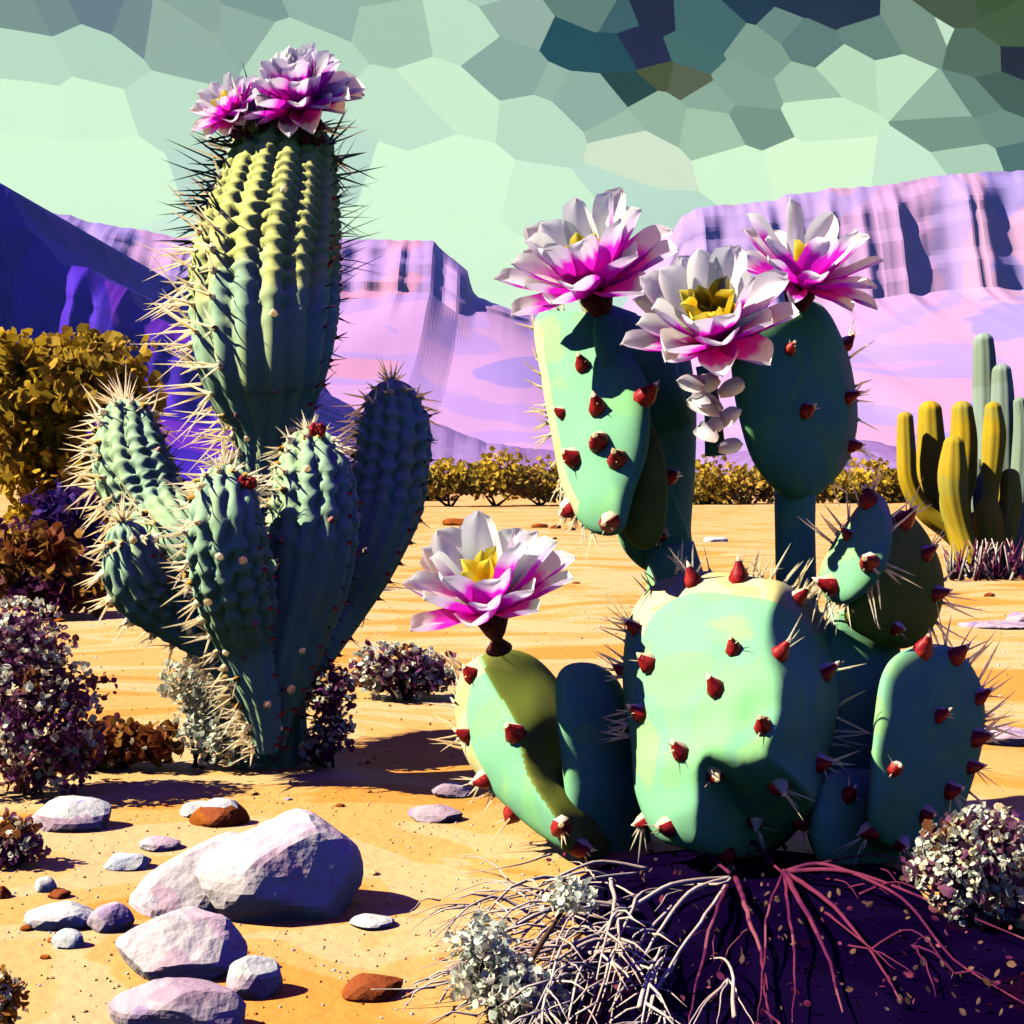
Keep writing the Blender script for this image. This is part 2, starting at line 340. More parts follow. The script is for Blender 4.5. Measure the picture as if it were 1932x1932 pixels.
# ------------------------------------------------------------------ bushes
def leaf(mb, p, s, rnd, mi=0, asp=.6):
    d = Vector((rnd.gauss(0, 1), rnd.gauss(0, 1), rnd.gauss(.3, 1))).normalized()
    a = d.orthogonal().normalized(); a.rotate(Matrix.Rotation(rnd.random()*6.28, 3, d)); n = d.cross(a)
    w_ = s*asp
    vv = [p-d*s*.5, p-d*s*.15+a*w_*.5, p+d*s*.25+a*w_*.42, p+d*s*.5, p+d*s*.25-a*w_*.42+n*s*.08, p-d*s*.15-a*w_*.5+n*s*.1]
    mb.add(vv, [(0, 1, 2, 3), (0, 3, 4, 5)], mi)
def bush(name, label, cat, u, vb, blobs, leaf_px, n, m, group=None, seed=1, blossom=None, nb=0, bpx=9, lift=0, depth=None):
    """blobs: (u, v, ru, rv) in picture units, turned into real ellipsoids at the bush's own distance"""
    rnd = random.Random(seed); d = depth or gd(vb); base = Vector(((u-966)*K*d, d, 0)); base.z = gz(base.x, base.y) if d < 60 else 0
    root = empty(name, base, label, cat, group)
    st = MB(); fo = MB(); bl = MB(); tot = sum(b[2]*b[3] for b in blobs)
    for bi, (bu, bv, ru, rv) in enumerate(blobs):
        c = W(bu, bv, d); a = ru*K*d; b = rv*K*d; dep = min(a, 1.0*b+.3*a)
        c.y += rnd.uniform(-.3, .3)*dep
        mid = (base+c)/2+Vector((rnd.uniform(-.2, .2)*a, 0, -.1*b))
        st.tube([base+Vector((rnd.uniform(-.05, .05), 0, -.02)), mid, c], [.012*a+.01*d/10, .02*a+.006, .01*a+.002], 5)
        k = int(n*ru*rv/tot)
        for i in range(k):
            dv = Vector((rnd.gauss(0, 1), rnd.gauss(0, 1), rnd.gauss(0, 1))).normalized()
            rad = (rnd.random()**.35)*(1+.75*noise.noise(dv*2.0+Vector((bi*3, seed, 0))))
            p = c+Vector((dv.x*a*rad, dv.y*dep*rad, dv.z*b*rad))
            if p.z < base.z+.01: p.z = base.z+.01+rnd.random()*.1*b
            leaf(fo, p, leaf_px*K*d*rnd.uniform(.6, 1.35), rnd, 0, .8)
            if i % 26 == 0: st.tube([c, (c+p)/2+Vector((0, 0, .05*b)), p], [.006*a+.001, .004*a+.001, .002*a+.0005], 4)
        for i in range(int(nb*ru*rv/tot)):
            dv = Vector((rnd.gauss(0, 1), rnd.gauss(-.4, 1), rnd.gauss(.3, 1))).normalized()
            p = c+Vector((dv.x*a*1.02, dv.y*dep*1.02, dv.z*b*1.02))
            if p.z < base.z+.015: continue
            s = bpx*K*d*rnd.uniform(.6, 1.4)
            for z_ in range(3): leaf(bl, p+Vector((rnd.uniform(-1, 1), rnd.uniform(-1, 1), rnd.uniform(-1, 1)))*s*.35, s*rnd.uniform(.6, 1.0), rnd, 0, .75)
    st.build('branch', M['bark'], root); f = fo.build('foliage', M[m], root, smooth=False)
    if bl.v: bl.build('blossom', M[blossom], root, smooth=False)['kind'] = 'stuff'
    return root
bush('desert_tree', 'tall ochre desert tree with broad lumpy crown left of the big flowering cactus', 'tree', 130, 1120,
     [(60,760,110,110),(170,720,110,85),(230,760,70,60),(70,860,110,80),(100,980,110,80),(200,880,70,60),(20,680,60,50),(120,670,50,40),(180,660,36,36)], 24, 4800, 'bush', seed=5)
bush('russet_shrub', 'low russet brown shrub under the tall ochre tree', 'shrub', 90, 1165,
     [(20,1090,80,60),(110,1100,80,45),(60,1040,90,50),(170,1120,50,30)], 22, 1500, 'bush_red', seed=8)
bush('shade_shrub', 'added shrub coloured deep violet as shade between the ochre tree and the lowest ribbed arm', 'shrub', 150, 1140,
     [(130,980,70,60),(170,1040,60,50),(90,1060,60,40)], 22, 1100, 'violet', seed=28)
bush('flowering_shrub', 'plum coloured shrub speckled with many cream blossoms beneath the russet shrub', 'shrub', 60, 1500,
     [(40,1230,90,100),(90,1330,100,110),(30,1420,80,70),(130,1420,60,60),(10,1300,60,120)], 15, 4200, 'purple_leaf', seed=9, blossom='blossom', nb=520, bpx=15)
bush('flowering_shrub', 'brown leaved shrub spreading low between the speckled shrub and the white budded shrub', 'shrub', 230, 1450,
     [(200,1400,80,40),(280,1400,60,36),(150,1440,50,30)], 24, 800, 'bush_red', seed=19, blossom='blossom', nb=30, bpx=11)
bush('flowering_shrub', 'white budded shrub on the sunny side of the ribbed cactus trunk', 'shrub', 370, 1445,
     [(345,1285,42,40),(390,1310,45,45),(380,1370,55,45),(430,1390,55,45),(460,1410,40,30)], 17, 700, 'silver', seed=10, blossom='blossom', nb=240, bpx=14)
bush('flowering_shrub', 'small shaded shrub with pale ring buds on the shadow side of the ribbed cactus trunk', 'shrub', 620, 1440,
     [(620,1310,45,50),(625,1380,40,40),(600,1420,35,25)], 14, 700, 'purple_leaf', seed=12, blossom='silver', nb=150, bpx=12)
bush('flowering_shrub', 'pale topped shrub growing behind the shadow of the ribbed cactus', 'shrub', 760, 1320,
     [(740,1250,70,36),(700,1280,40,26),(800,1270,60,38),(760,1290,80,24)], 15, 900, 'purple_leaf', seed=13, blossom='blossom', nb=230, bpx=15)
bush('flowering_shrub', 'cream and amber flowering shrub at the foot of the rounded prickly pear pad', 'shrub', 1850, 1760,
     [(1860,1590,80,70),(1800,1640,80,60),(1900,1660,80,80),(1780,1590,40,40),(1850,1710,80,45)], 22, 1200, 'purple_leaf', seed=14, blossom='blossom', nb=620, bpx=17)
bush('silver_shrub', 'silvery small leaved shrub tangled in the pale dry roots', 'shrub', 930, 1935,
     [(910,1790,60,45),(960,1850,70,50),(900,1860,50,40),(1000,1900,70,40),(1080,1690,45,30)], 17, 1500, 'silver', seed=15, blossom='silver', nb=120, bpx=12)
bush('dwarf_shrub', 'tiny yellow tipped shrub beside the flat mauve stone', 'shrub', 25, 1640,
     [(30,1580,45,40),(5,1610,40,35),(60,1600,26,26)], 18, 420, 'purple_leaf', seed=16, blossom='blossom', nb=70, bpx=12)
bush('dwarf_shrub', 'tiny amber and cream shrub cut off in the bottom corner of the sand', 'shrub', 10, 1960,
     [(12,1890,36,40),(0,1860,28,30)], 15, 420, 'bush_red', seed=17, blossom='blossom', nb=80, bpx=11)
far_labels = ['ochre bush in the distant row seen just right of the ribbed cactus', 'rounded ochre bush in the distant row above the lone lotus like flower',
 'ochre bush in the distant row beside the sunlit tall pad', 'distant ochre bush glimpsed between the two tall dark pads', 'second distant ochre bush glimpsed between the tall dark pads',
 'ochre bush in the distant row right of the thin green stem', 'wide ochre bush in the distant row before the low violet hill', 'ochre bush in the distant row touching the organ pipe cactus',
 'ochre bush in the distant row behind the organ pipe cactus', 'ochre bush in the distant row partly hidden by the ribbed cactus arm']
for i, (u, v, ru, rv) in enumerate([(850,890,60,48),(935,885,55,52),(1020,895,50,44),(1330,905,50,50),(1410,900,50,44),(1590,905,45,38),(1660,900,60,46),(1740,905,60,42),(1870,905,90,44),(775,905,55,40)]):
    bush('distant_bush', far_labels[i], 'bush', u, 945, [(u,v+10,ru*1.15,rv*(.7+.12*(i%4))),(u-ru*.9,v+26,ru*.9,rv*.42),(u+ru*.8,v+24,ru*.9,rv*(.4+.08*(i%3)))], 11, 1100, 'bush_far', group='bushes along the far edge of the sand', seed=30+i, depth=48+i*1.3)

# ------------------------------------------------------------------ rocks
def rock(name, label, cat, u, vb, ru, rv, m, seed, ry=None, amp=.35, outline=None, top=None, group=None, lift=.8, sub=3, tilt=0):
    d = gd(vb); a = ru*K*d; h = rv*K*d; b = ry*K*d if ry else a*.75
    c = W(u, vb, d); c.z = gz(c.x, d); c.y += b*.6
    import bmesh
    bm = bmesh.new(); bmesh.ops.create_icosphere(bm, subdivisions=sub, radius=1)
    mb = MB(); rnd = random.Random(seed)
    c.z -= .12*h
    planes = [(Vector((rnd.gauss(0, 1), rnd.gauss(0, 1), rnd.gauss(.2, 1))).normalized(), rnd.uniform(.70, .95)) for _ in range(12)]
    vv = []
    for v in bm.verts:
        p = v.co.copy(); p *= 1+amp*.5*noise.noise(p*1.3+Vector((seed, 0, 0)))
        for n_, k in planes:
            dd = p.dot(n_)
            if dd > k: p -= n_*(dd-k)*.86
        p += p.normalized()*.022*noise.noise(p*6+Vector((seed, 0, 0)))
        if tilt: p.z += tilt*p.x
        vv.append(c+Vector((p.x*a*1.15, p.y*b*1.15, p.z*h*.62+h*.42)))
    fs = [tuple(x.index for x in f.verts) for f in bm.faces]
    mis = 0
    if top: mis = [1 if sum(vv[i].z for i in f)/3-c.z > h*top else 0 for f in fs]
    mb.add(vv, fs, mis); bm.free()
    o = mb.build(name, [M[m], M['rock_white']], origin=c, smooth=False)
    return tag(o, label, cat, group)
def tracedrock(name, label, u, vb, pts, m, seed, thick=.8, tilt=.35):
    """boulder with the picture's outline, a real body: rounded in depth, chiselled into facets"""
    d = gd(vb)+.12; cu = sum(p[0] for p in pts)/len(pts); cv = sum(p[1] for p in pts)/len(pts)
    hw = (max(p[0] for p in pts)-min(p[0] for p in pts))/2
    rnd = random.Random(seed); n = len(pts)*4
    ol = catmull(pts, 4); mb = MB(); NR = 9; T = hw*K*d*thick
    org = W(cu, vb, d); org.z = gz(org.x, org.y)
    front = []; back = []
    for side in (0, 1):
        for k in range(NR):
            t = (k/(NR-1))
            for (pu, pv) in ol:
                uu = cu+(pu-cu)*t; vv_ = cv+(pv-cv)*t
                th = T*(max(0, 1-t**2.4))**.6
                dd = d+(th*.7 if side else -th) + tilt*(cv-vv_)*K*d
                p = W(uu, vv_, dd)
                (back if side else front).append(p)
    N = len(ol)
    def facet(p):   # chisel: quantise the depth to a few planes
        q = noise.cell(Vector((p.x*9+seed, p.z*9, 0))); return p+Vector((0, .05*q*T/.2, 0))
    fv = [facet(p) if k < N*(NR-1) else p for k, p in enumerate(front)]
    for arr, fl in ((fv, 0), (back, 1)):
        fs = []
        for k in range(NR-1):
            for i in range(N):
                a, b, c_, e_ = k*N+i, k*N+(i+1) % N, (k+1)*N+(i+1) % N, (k+1)*N+i
                fs.append((a, b, c_, e_) if fl == 0 else (e_, c_, b, a))
        mb.add(arr, fs)
    o = mb.build(name, [M[m]], origin=org, smooth=False); return tag(o, label, 'rock')
def catmull(pts, n):
    out = []; N = len(pts)
    for i in range(N):
        p0, p1, p2, p3 = pts[i-1], pts[i], pts[(i+1) % N], pts[(i+2) % N]
        for s in range(n):
            t = s/n
            out.append(tuple(.5*((2*p1[k])+(-p0[k]+p2[k])*t+(2*p0[k]-5*p1[k]+4*p2[k]-p3[k])*t*t+(-p0[k]+3*p1[k]-3*p2[k]+p3[k])*t**3) for k in (0, 1)))
    return out
rock('boulder', 'largest pale boulder with a plum shaded flank lying on the sand', 'rock', 512, 1735, 134, 208, 'rock', 4, ry=110, sub=4)
rock('boulder', 'long low pale shoulder rock joined to the foot of the largest boulder', 'rock', 385, 1722, 135, 145, 'rock', 9, ry=100, sub=4, tilt=.28)
rock('boulder', 'medium pale boulder with a dark underside in front of the largest boulder', 'rock', 330, 1850, 115, 130, 'rock', 23, ry=70, sub=4)
rock('boulder', 'mauve pitted boulder cut off by the bottom edge of the sand', 'rock', 330, 1960, 110, 125, 'rock_mauve', 31, ry=60, sub=4)
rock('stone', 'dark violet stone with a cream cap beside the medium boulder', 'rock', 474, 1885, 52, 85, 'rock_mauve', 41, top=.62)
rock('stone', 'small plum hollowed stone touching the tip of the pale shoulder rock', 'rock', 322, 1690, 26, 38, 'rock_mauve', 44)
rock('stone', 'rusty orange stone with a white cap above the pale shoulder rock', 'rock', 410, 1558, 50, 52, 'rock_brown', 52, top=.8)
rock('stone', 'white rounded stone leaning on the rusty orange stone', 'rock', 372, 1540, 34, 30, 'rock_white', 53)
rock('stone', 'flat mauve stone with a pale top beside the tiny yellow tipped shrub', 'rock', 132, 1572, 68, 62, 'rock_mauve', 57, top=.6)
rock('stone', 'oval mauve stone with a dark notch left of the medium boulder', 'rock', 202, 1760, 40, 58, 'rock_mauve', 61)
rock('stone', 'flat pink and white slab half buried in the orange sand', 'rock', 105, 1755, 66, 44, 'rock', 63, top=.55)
rock('stone', 'small blue white stone below the pink slab', 'rock', 126, 1792, 28, 34, 'rock_white', 66)
rock('stone', 'white pebble with a black tip right of the largest boulder', 'rock', 700, 1748, 38, 24, 'rock_white', 67)
rock('stone', 'jagged rust brown stone by the tips of the dry roots', 'rock', 700, 1888, 54, 46, 'rock_brown', 71)
rock('stone', 'small lilac stone at the shadow edge by the left prickly pear pad', 'rock', 822, 1550, 46, 30, 'rock_mauve', 73)
rock('stone', 'pale lilac stone resting at the border of the long dark shadow', 'rock', 850, 1500, 34, 30, 'rock_mauve', 74)
rock('stone', 'pale oval stone on the orange sand left of the rusty stone', 'rock', 235, 1642, 44, 30, 'rock_white', 77)
rock('stone', 'cream smooth stone just above the pale oval stone', 'rock', 300, 1605, 34, 28, 'rock', 79)
rock('stone', 'pinkish white stone with a brown pebble beside it', 'rock', 82, 1690, 20, 30, 'rock_white', 81)
rock('pebble', 'dark brown half round pebble next to the pinkish white stone', 'pebble', 108, 1702, 20, 17, 'rock_brown', 83)
rock('pebble', 'brown pebble cut by the side of the frame below the tiny shrub', 'pebble', 2, 1700, 15, 26, 'rock_brown', 85)
rock('pebble', 'brown pebble just left of the pink slab', 'pebble', 48, 1762, 10, 12, 'rock_brown', 86)
rock('pebble', 'amber pebble between the pink slab and the blue white stone', 'pebble', 98, 1782, 9, 10, 'rock_brown', 87)
rock('pebble', 'amber pebble under the blue white stone', 'pebble', 84, 1812, 9, 9, 'rock_brown', 88)
rock('stone', 'half buried brown stone on pale sand above the lone flower', 'rock', 862, 992, 26, 16, 'rock_brown', 89)
rock('pebble', 'flat brown pebble on far sand left of the tall sunlit pad', 'pebble', 1018, 995, 16, 9, 'rock_brown', 90)
rock('stone', 'flat lilac slab on sand at the frame edge below the organ pipe cactus', 'rock', 1890, 1185, 70, 12, 'rock_mauve', 91)
rock('stone', 'rounded lilac stone lying on the flat lilac slab edge', 'rock', 1925, 1180, 26, 26, 'rock_mauve', 92)
rock('stone', 'low lilac stone on sand right of the rounded dark pad', 'rock', 1900, 1400, 60, 34, 'rock_mauve', 93)
rock('stone', 'cream oval stone on far sand left of the thin dark stem', 'rock', 1350, 1022, 22, 12, 'rock_white', 94)
rk = random.Random(77)
peb = [(rk.uniform(60, 1900), rk.uniform(975, 1180)) for _ in range(26)]+[(rk.uniform(60, 900), rk.uniform(1480, 1920)) for _ in range(18)]
tmp = MB()
import bmesh
for i, (u, v) in enumerate(peb):
    s = rk.uniform(5, 11)
    bm = bmesh.new(); bmesh.ops.create_icosphere(bm, subdivisions=1, radius=1)
    c = G(u, v); a = s*K*c.y
    o = MB(); o.add([c+Vector((p.co.x*a*1.3, p.co.y*a, p.co.z*a*.6+a*.2))*1 for p in bm.verts] if False else [c+Vector((p.co.x*a*1.3*rk.uniform(.8,1.2), p.co.y*a, p.co.z*a*.6+a*.2)) for p in bm.verts], [tuple(x.index for x in f.verts) for f in bm.faces])
    bm.free()
    m_ = rk.choice(['rock_brown', 'rock_mauve', 'rock_white', 'sand'])
    ob = o.build('pebble', M[m_ if v > 1200 else rk.choice(['rock_brown', 'sand'])], origin=c, smooth=False)
    tag(ob, 'tiny loose pebble scattered on the far pale sand' if v < 1200 else 'tiny loose pebble scattered on the near orange sand', 'pebble', 'pebbles on the far sand' if v < 1200 else 'pebbles on the near sand')

# ------------------------------------------------------------------ spines
def spine(mb, p, d, L, r, rnd, mi=0, bend=.35, n=4):
    d = d.normalized(); s = Vector((rnd.gauss(0, 1), rnd.gauss(0, 1), rnd.gauss(0, 1))).normalized()*L*bend*.5
    pts = [p-d*r, p+d*L*.35+s*.25, p+d*L*.7+s*.65, p+d*L+s*1.0]; rr_ = [r, r*.8, r*.5, r*.05]
    a = d.orthogonal().normalized(); a.rotate(Matrix.Rotation(rnd.random()*3.14, 3, d))
    for ax in (a, d.cross(a)):       # a cross of two thin blades: stiff, and light glows through it
        mb.add([q_+ax*w_*z for q_, w_ in zip(pts, rr_) for z in (-1, 1)], [(0, 1, 3, 2), (2, 3, 5, 4), (4, 5, 7, 6)], mi)

# ------------------------------------------------------------------ ribbed columns
def column(name, cl, depth, parent, mats, ribs=13, A=.20, pit=(0, 1), seed=0, spines=None, pxspine=60, tilt=0, closed=True, colmats=None, pitch_px=34, cap=True):
    """cl: centre line (u, v, half width) from tip to foot; pit: share of the length whose furrows break up into pits"""
    P = [(W(u, v, depth+dz), r*K*(depth+dz)) for (u, v, r, dz) in [(c+(0,))[:4] if len(c) == 3 else c for c in cl]]
    # resample
    S = [0]
    for i in range(1, len(P)): S.append(S[-1]+(P[i][0]-P[i-1][0]).length)
    Ltot = S[-1]; px = K*depth; nr = max(20, int(Ltot/(px*5)))
    def at(s):
        for i in range(len(P)-1):
            if s <= S[i+1] or i == len(P)-2:
                t = (s-S[i])/(S[i+1]-S[i]); t = min(1, max(0, t))
                p0 = P[max(i-1, 0)]; p1 = P[i]; p2 = P[i+1]; p3 = P[min(i+2, len(P)-1)]
                f = lambda a, b, c, d: .5*((2*b)+(-a+c)*t+(2*a-5*b+4*c-d)*t*t+(-a+3*b-3*c+d)*t**3)
                return Vector([f(p0[0][k], p1[0][k], p2[0][k], p3[0][k]) for k in range(3)]), max(.002, f(p0[1], p1[1], p2[1], p3[1]))
    r0 = P[0][1]; rings = []
    frames = []
    if cap:
        for k in range(9):
            th = math.pi/2*(1-k/9); frames.append((-math.sin(th)*r0*.9+0, max(.06, math.cos(th))))
    for k in range(nr+1): frames.append((Ltot*k/nr, 1))
    SEG = ribs*7; mb = MB(); crest = []
    pitch = pitch_px*px
    for fi, (s, sc) in enumerate(frames):
        p, r = at(max(0, s)); q, _ = at(min(Ltot, max(0, s)+px*3)); q0, _ = at(max(0, max(0, s)-px*3))
        t = (q-q0).normalized()
        if s < 0: p = p-t*(-s)*-1*-1 if False else p+t*s
        a = t.cross(Vector((0, 1, 0))).normalized(); b = t.cross(a).normalized()
        f = min(1, max(0, s)/Ltot); pf = 1 if pit[0] <= f <= pit[1] else max(0, 1-6*min(abs(f-pit[0]), abs(f-pit[1])))
        row = []
        for k in range(SEG):
            an = 2*math.pi*k/SEG; ph = an*ribs
            val = (.5-.5*math.cos(ph))
            ridx = int(an/(2*math.pi)*ribs+.5)
            wob = noise.noise(Vector((ridx*3.3, s*3, seed)))
            pm = abs(math.sin(math.pi*(s/pitch+ridx*.5+.6*wob)))**1.9
            val = val**(2.2 if pf > .3 else 1.4)
            depthv = A*val*((1-pf)*.5+pf*pm*1.2)
            tub = .05*pf*(1-val)*max(0, math.cos(2*math.pi*(s/pitch+ridx*.5)))
            rad = r*sc*(1-depthv+tub)*(1+.02*noise.noise(Vector((math.cos(an)*1.5, math.sin(an)*1.5, s*4+seed))))
            mb.v.append(p+(a*math.cos(an)+b*math.sin(an))*rad)
            if k % 7 == 0: row.append((mb.v[-1], (a*math.cos(an)+b*math.sin(an))*1.0 + (-t*(1-sc))*1.5, s, k//7))
        crest.append(row)
    F = len(frames)
    for i in range(F-1):
        for k in range(SEG):
            mb.f.append((i*SEG+k, i*SEG+(k+1) % SEG, (i+1)*SEG+(k+1) % SEG, (i+1)*SEG+k)); mb.m.append(0)
    mb.f.append(tuple(range(SEG-1, -1, -1))); mb.m.append(0)
    mb.f.append(tuple((F-1)*SEG+k for k in range(SEG))); mb.m.append(0)
    o = mb.build(name, mats, parent)
    return o, crest
def dress(o, crest, depth, parent, seed, L_px=(25, 60), long_left=True, top_px=400, every=34, red=8, droplets=0, dark=False, smin=0):
    """areoles and spines along the rib crests of a column"""
    rnd = random.Random(seed); px = K*depth; sp = MB(); n_b = 0; last = {}
    marks = []
    for row in crest:
        for (p, nrm, s, k) in row:
            if k in last and s-last[k] < every*px*rnd.uniform(.75, 1.1): continue
            last[k] = s; n = nrm.normalized()
            if n.y > .55: continue
            left = n.x < -.5; top = s < 30*px
            right = n.x > .8
            front = not left and not right
            mi = 0
            if left or top:
                r_ = px*rnd.uniform(6, 10)
                bump(sp, p, n, r_, 2 if rnd.random() < .3 else 0, rnd)
                for q in range(rnd.choice([2, 3, 3, 4])):
                    dd = n+Vector((rnd.gauss(0, .35), rnd.gauss(-.35, .4), rnd.gauss(-.15, .45)))
                    spine(sp, p, dd, px*rnd.uniform(*L_px), px*rnd.uniform(2.2, 3.4), rnd, 1 if (dark and s < top_px*px and rnd.random() < .75) else 0)
            elif right:
                for q in range(2):
                    dd = n+Vector((rnd.gauss(0, .3), rnd.gauss(-.2, .3), rnd.gauss(.15, .4)))
                    spine(sp, p, dd, px*rnd.uniform(*L_px)*(.9 if dark and s < top_px*px else .35), px*rnd.uniform(1., 1.8), rnd, 1 if s < top_px*px else 3, .6)
                if rnd.random() < .5: bump(sp, p, n, px*5, 3, rnd)
            elif front and s > smin*px:
                marks.append((p, n))
    if sp.v:
        x = sp.build('spines', [M['cream'], M['spine_dark'], M['orange'], M['red']], o); x['kind'] = 'stuff'
    rnd.shuffle(marks)
    for p, n in marks[:red]:
        t_ = MB(); c = rnd.random()
        bump(t_, p, (n+Vector((0, 0, .5))).normalized(), px*rnd.uniform(6, 9), 0, rnd, 1.1)
        t_.build('thorn', M['cream'] if c < .5 else M['rose'], o)
def bump(mb, p, n, r, mi, rnd, elong=1.3):
    a = n.orthogonal().normalized(); b = n.cross(a); vv = []
    for h, rr_ in ((-.3, 1.0), (.25, .9), (.75, .5)):
        for k in range(6):
            an = k*math.pi/3; vv.append(p+n*r*h*elong+(a*math.cos(an)+b*math.sin(an))*r*rr_*rnd.uniform(.8, 1.15))
    vv.append(p+n*r*elong*1.15)
    fs = []
    for i in range(2):
        for k in range(6): fs.append((i*6+k, i*6+(k+1) % 6, (i+1)*6+(k+1) % 6, (i+1)*6+k))
    for k in range(6): fs.append((12+k, 12+(k+1) % 6, 18))
    mb.add(vv, fs, mi)

# ------------------------------------------------------------------ flowers
WIN = [(0, (.88, .60, .04)), (.14, (.88, .82, .22)), (.34, (.96, .96, .84)), (1, (.97, .97, .98))]
WOUT = [(0, (.50, .0, .25)), (.25, (.88, .0, .60)), (.70, (.80, .02, .70)), (.80, (.86, .62, .94)), (1, (.97, .96, .98))]
MIN = [(0, (.80, .40, .05)), (.2, (.85, .02, .50)), (.50, (.88, .45, .80)), (.7, (.96, .9, .96)), (1, (.97, .96, .98))]
MOUT = [(0, (.45, .0, .22)), (.25, (.88, .0, .60)), (.72, (.80, .02, .70)), (.84, (.86, .62, .94)), (1, (.97, .96, .98))]
YEL = [(0, (.95, .22, .01)), (.45, (.97, .42, .01)), (.8, (.95, .62, .02)), (1, (.95, .88, .14))]
HUSK = [(0, (.70, .45, .40)), (.5, (.82, .78, .84)), (1, (.90, .88, .88))]
M['petal_husk'] = petal_mat('withered petal', HUSK, HUSK)
OIN = [(0, (.60, .0, .35)), (.3, (.88, .01, .62)), (.56, (.82, .05, .72)), (.68, (.88, .66, .95)), (1, (.97, .96, .98))]
M['petal_o'] = petal_mat('outer petal', OIN, MOUT)
M['petal_w'] = petal_mat('white petal', WIN, WOUT); M['petal_m'] = petal_mat('magenta petal', MIN, MOUT); M['petal_y'] = petal_mat('yellow petal', YEL, YEL)
PET = {}
def petal_mesh(key, Wd, curl, cup, mats, tip=.5):
    """one petal, root at origin, growing along +Z, inner face towards -X"""
    if key in PET: return PET[key]
    NU, NV = 12, 8; vs_ = []; al = []
    for i in range(NU+1):
        t = i/NU; pk = math.sin(math.pi*(.62*.9+.05))**.9
        wd = Wd*(.28+.72*math.sin(math.pi*min(1, t*.9+.05))**.9) if t < .62 else Wd*(.28+.72*pk)*(max(0, 1-((t-.62)/.38)**2.2))**tip
        for j in range(NV+1):
            s = (j/NV*2-1)
            x = curl*t*t - cup*wd*(s*s)*1.1 + .012*math.sin(t*9+s*3) - .02*math.cos(s*math.pi*2)*t*Wd
            vs_.append((x, s*wd*.5, t*(1-.10*curl*t)+.012*math.sin(s*7)*t)); al.append(t+.05*math.sin(s*11+Wd*40))
    fs = []
    for i in range(NU):
        for j in range(NV):
            a = i*(NV+1)+j; fs.append((a+NV+1, a+NV+2, a+1, a))
    me = bpy.data.meshes.new('petal'); me.from_pydata(vs_, [], fs)
    at_ = me.attributes.new('along', 'FLOAT', 'POINT'); at_.data.foreach_set('value', al)
    for m in mats: me.materials.append(m)
    me.polygons.foreach_set('use_smooth', [True]*len(fs)); me.update()
    PET[key] = me; return me
def flower(root, u, v, d, Rpx, axis, layers, seed, label=None, style='white', center=True, neck=None):
    rnd = random.Random(seed); c = W(u, v, d); R_ = Rpx*K*d
    ax = Vector(axis).normalized(); q = ax.to_track_quat('Z', 'Y')
    mb = MB()
    # cup under the petals, and the stamens
    prof = [(-.42, .06), (-.30, .13), (-.12, .20), (0, .17), (.02, .05)]
    if neck: prof = [(-neck, .16)]+prof
    vv = []; n = 14
    for h, r in prof:
        for k in range(n):
            a = 2*math.pi*k/n; vv.append(c+q @ Vector((math.cos(a)*r*R_, math.sin(a)*r*R_, h*R_)))
    fs = []
    for i in range(len(prof)-1):
        for k in range(n): fs.append((i*n+k, i*n+(k+1) % n, (i+1)*n+(k+1) % n, (i+1)*n+k))
    fs.append(tuple(range(n-1, -1, -1))); fs.append(tuple((len(prof)-1)*n+k for k in range(n)))
    mb.add(vv, fs)
    fo = mb.build('flower', M['brown'], root, origin=c)
    if label: fo['label'] = label
    for li, (cnt, ang, Ls, Wd, curl, kind) in enumerate(layers):
        mats = [M['petal_'+kind]]
        for k in range(cnt):
            var = rnd.randrange(3)
            me = petal_mesh((li, var, kind, Wd, curl, style), Wd*(.85+.15*var), curl+.06*var, .28 if kind != 'y' else .5, mats, .45+.12*var)
            an = 2*math.pi*(k+.5*(li % 2))/cnt+rnd.uniform(-.13, .13); tl = math.radians(ang+rnd.uniform(-7, 7))
            s = R_*Ls*rnd.uniform(.9, 1.08)
            Mx = q.to_matrix().to_4x4() @ Matrix.Rotation(an, 4, 'Z') @ Matrix.Translation((.08*R_, 0, 0)) @ Matrix.Rotation(tl, 4, 'Y') @ Matrix.Rotation(rnd.uniform(-.12, .12), 4, 'Z') @ Matrix.Diagonal((s, s, s, 1))
            o = bpy.data.objects.new('petal', me); link(o, fo); o.matrix_local = Mx
    if center:
        st = MB()
        for k in range(46):
            a = rnd.random()*6.28; t = math.radians(rnd.uniform(4, 34)); dr = q @ Vector((math.sin(t)*math.cos(a), math.sin(t)*math.sin(a), math.cos(t)))
            L = R_*rnd.uniform(.22, .40); st.tube([c, c+dr*L*.6, c+dr*L], [R_*.012, R_*.012, R_*.03], 5)
        st.build('stamens', M['petal_stamen'], fo)['kind'] = 'stuff'
    return fo
M['petal_stamen'] = mat('stamen', [(.90, .42, .01), (.92, .60, .02), (.85, .2, .01)], 30, [.46, .58])

LW = [(9, 76, 1.02, .42, -.24, 'o'), (8, 62, 1.0, .48, -.24, 'w'), (7, 42, .98, .52, -.26, 'w'), (8, 30, .60, .44, -.18, 'y')]

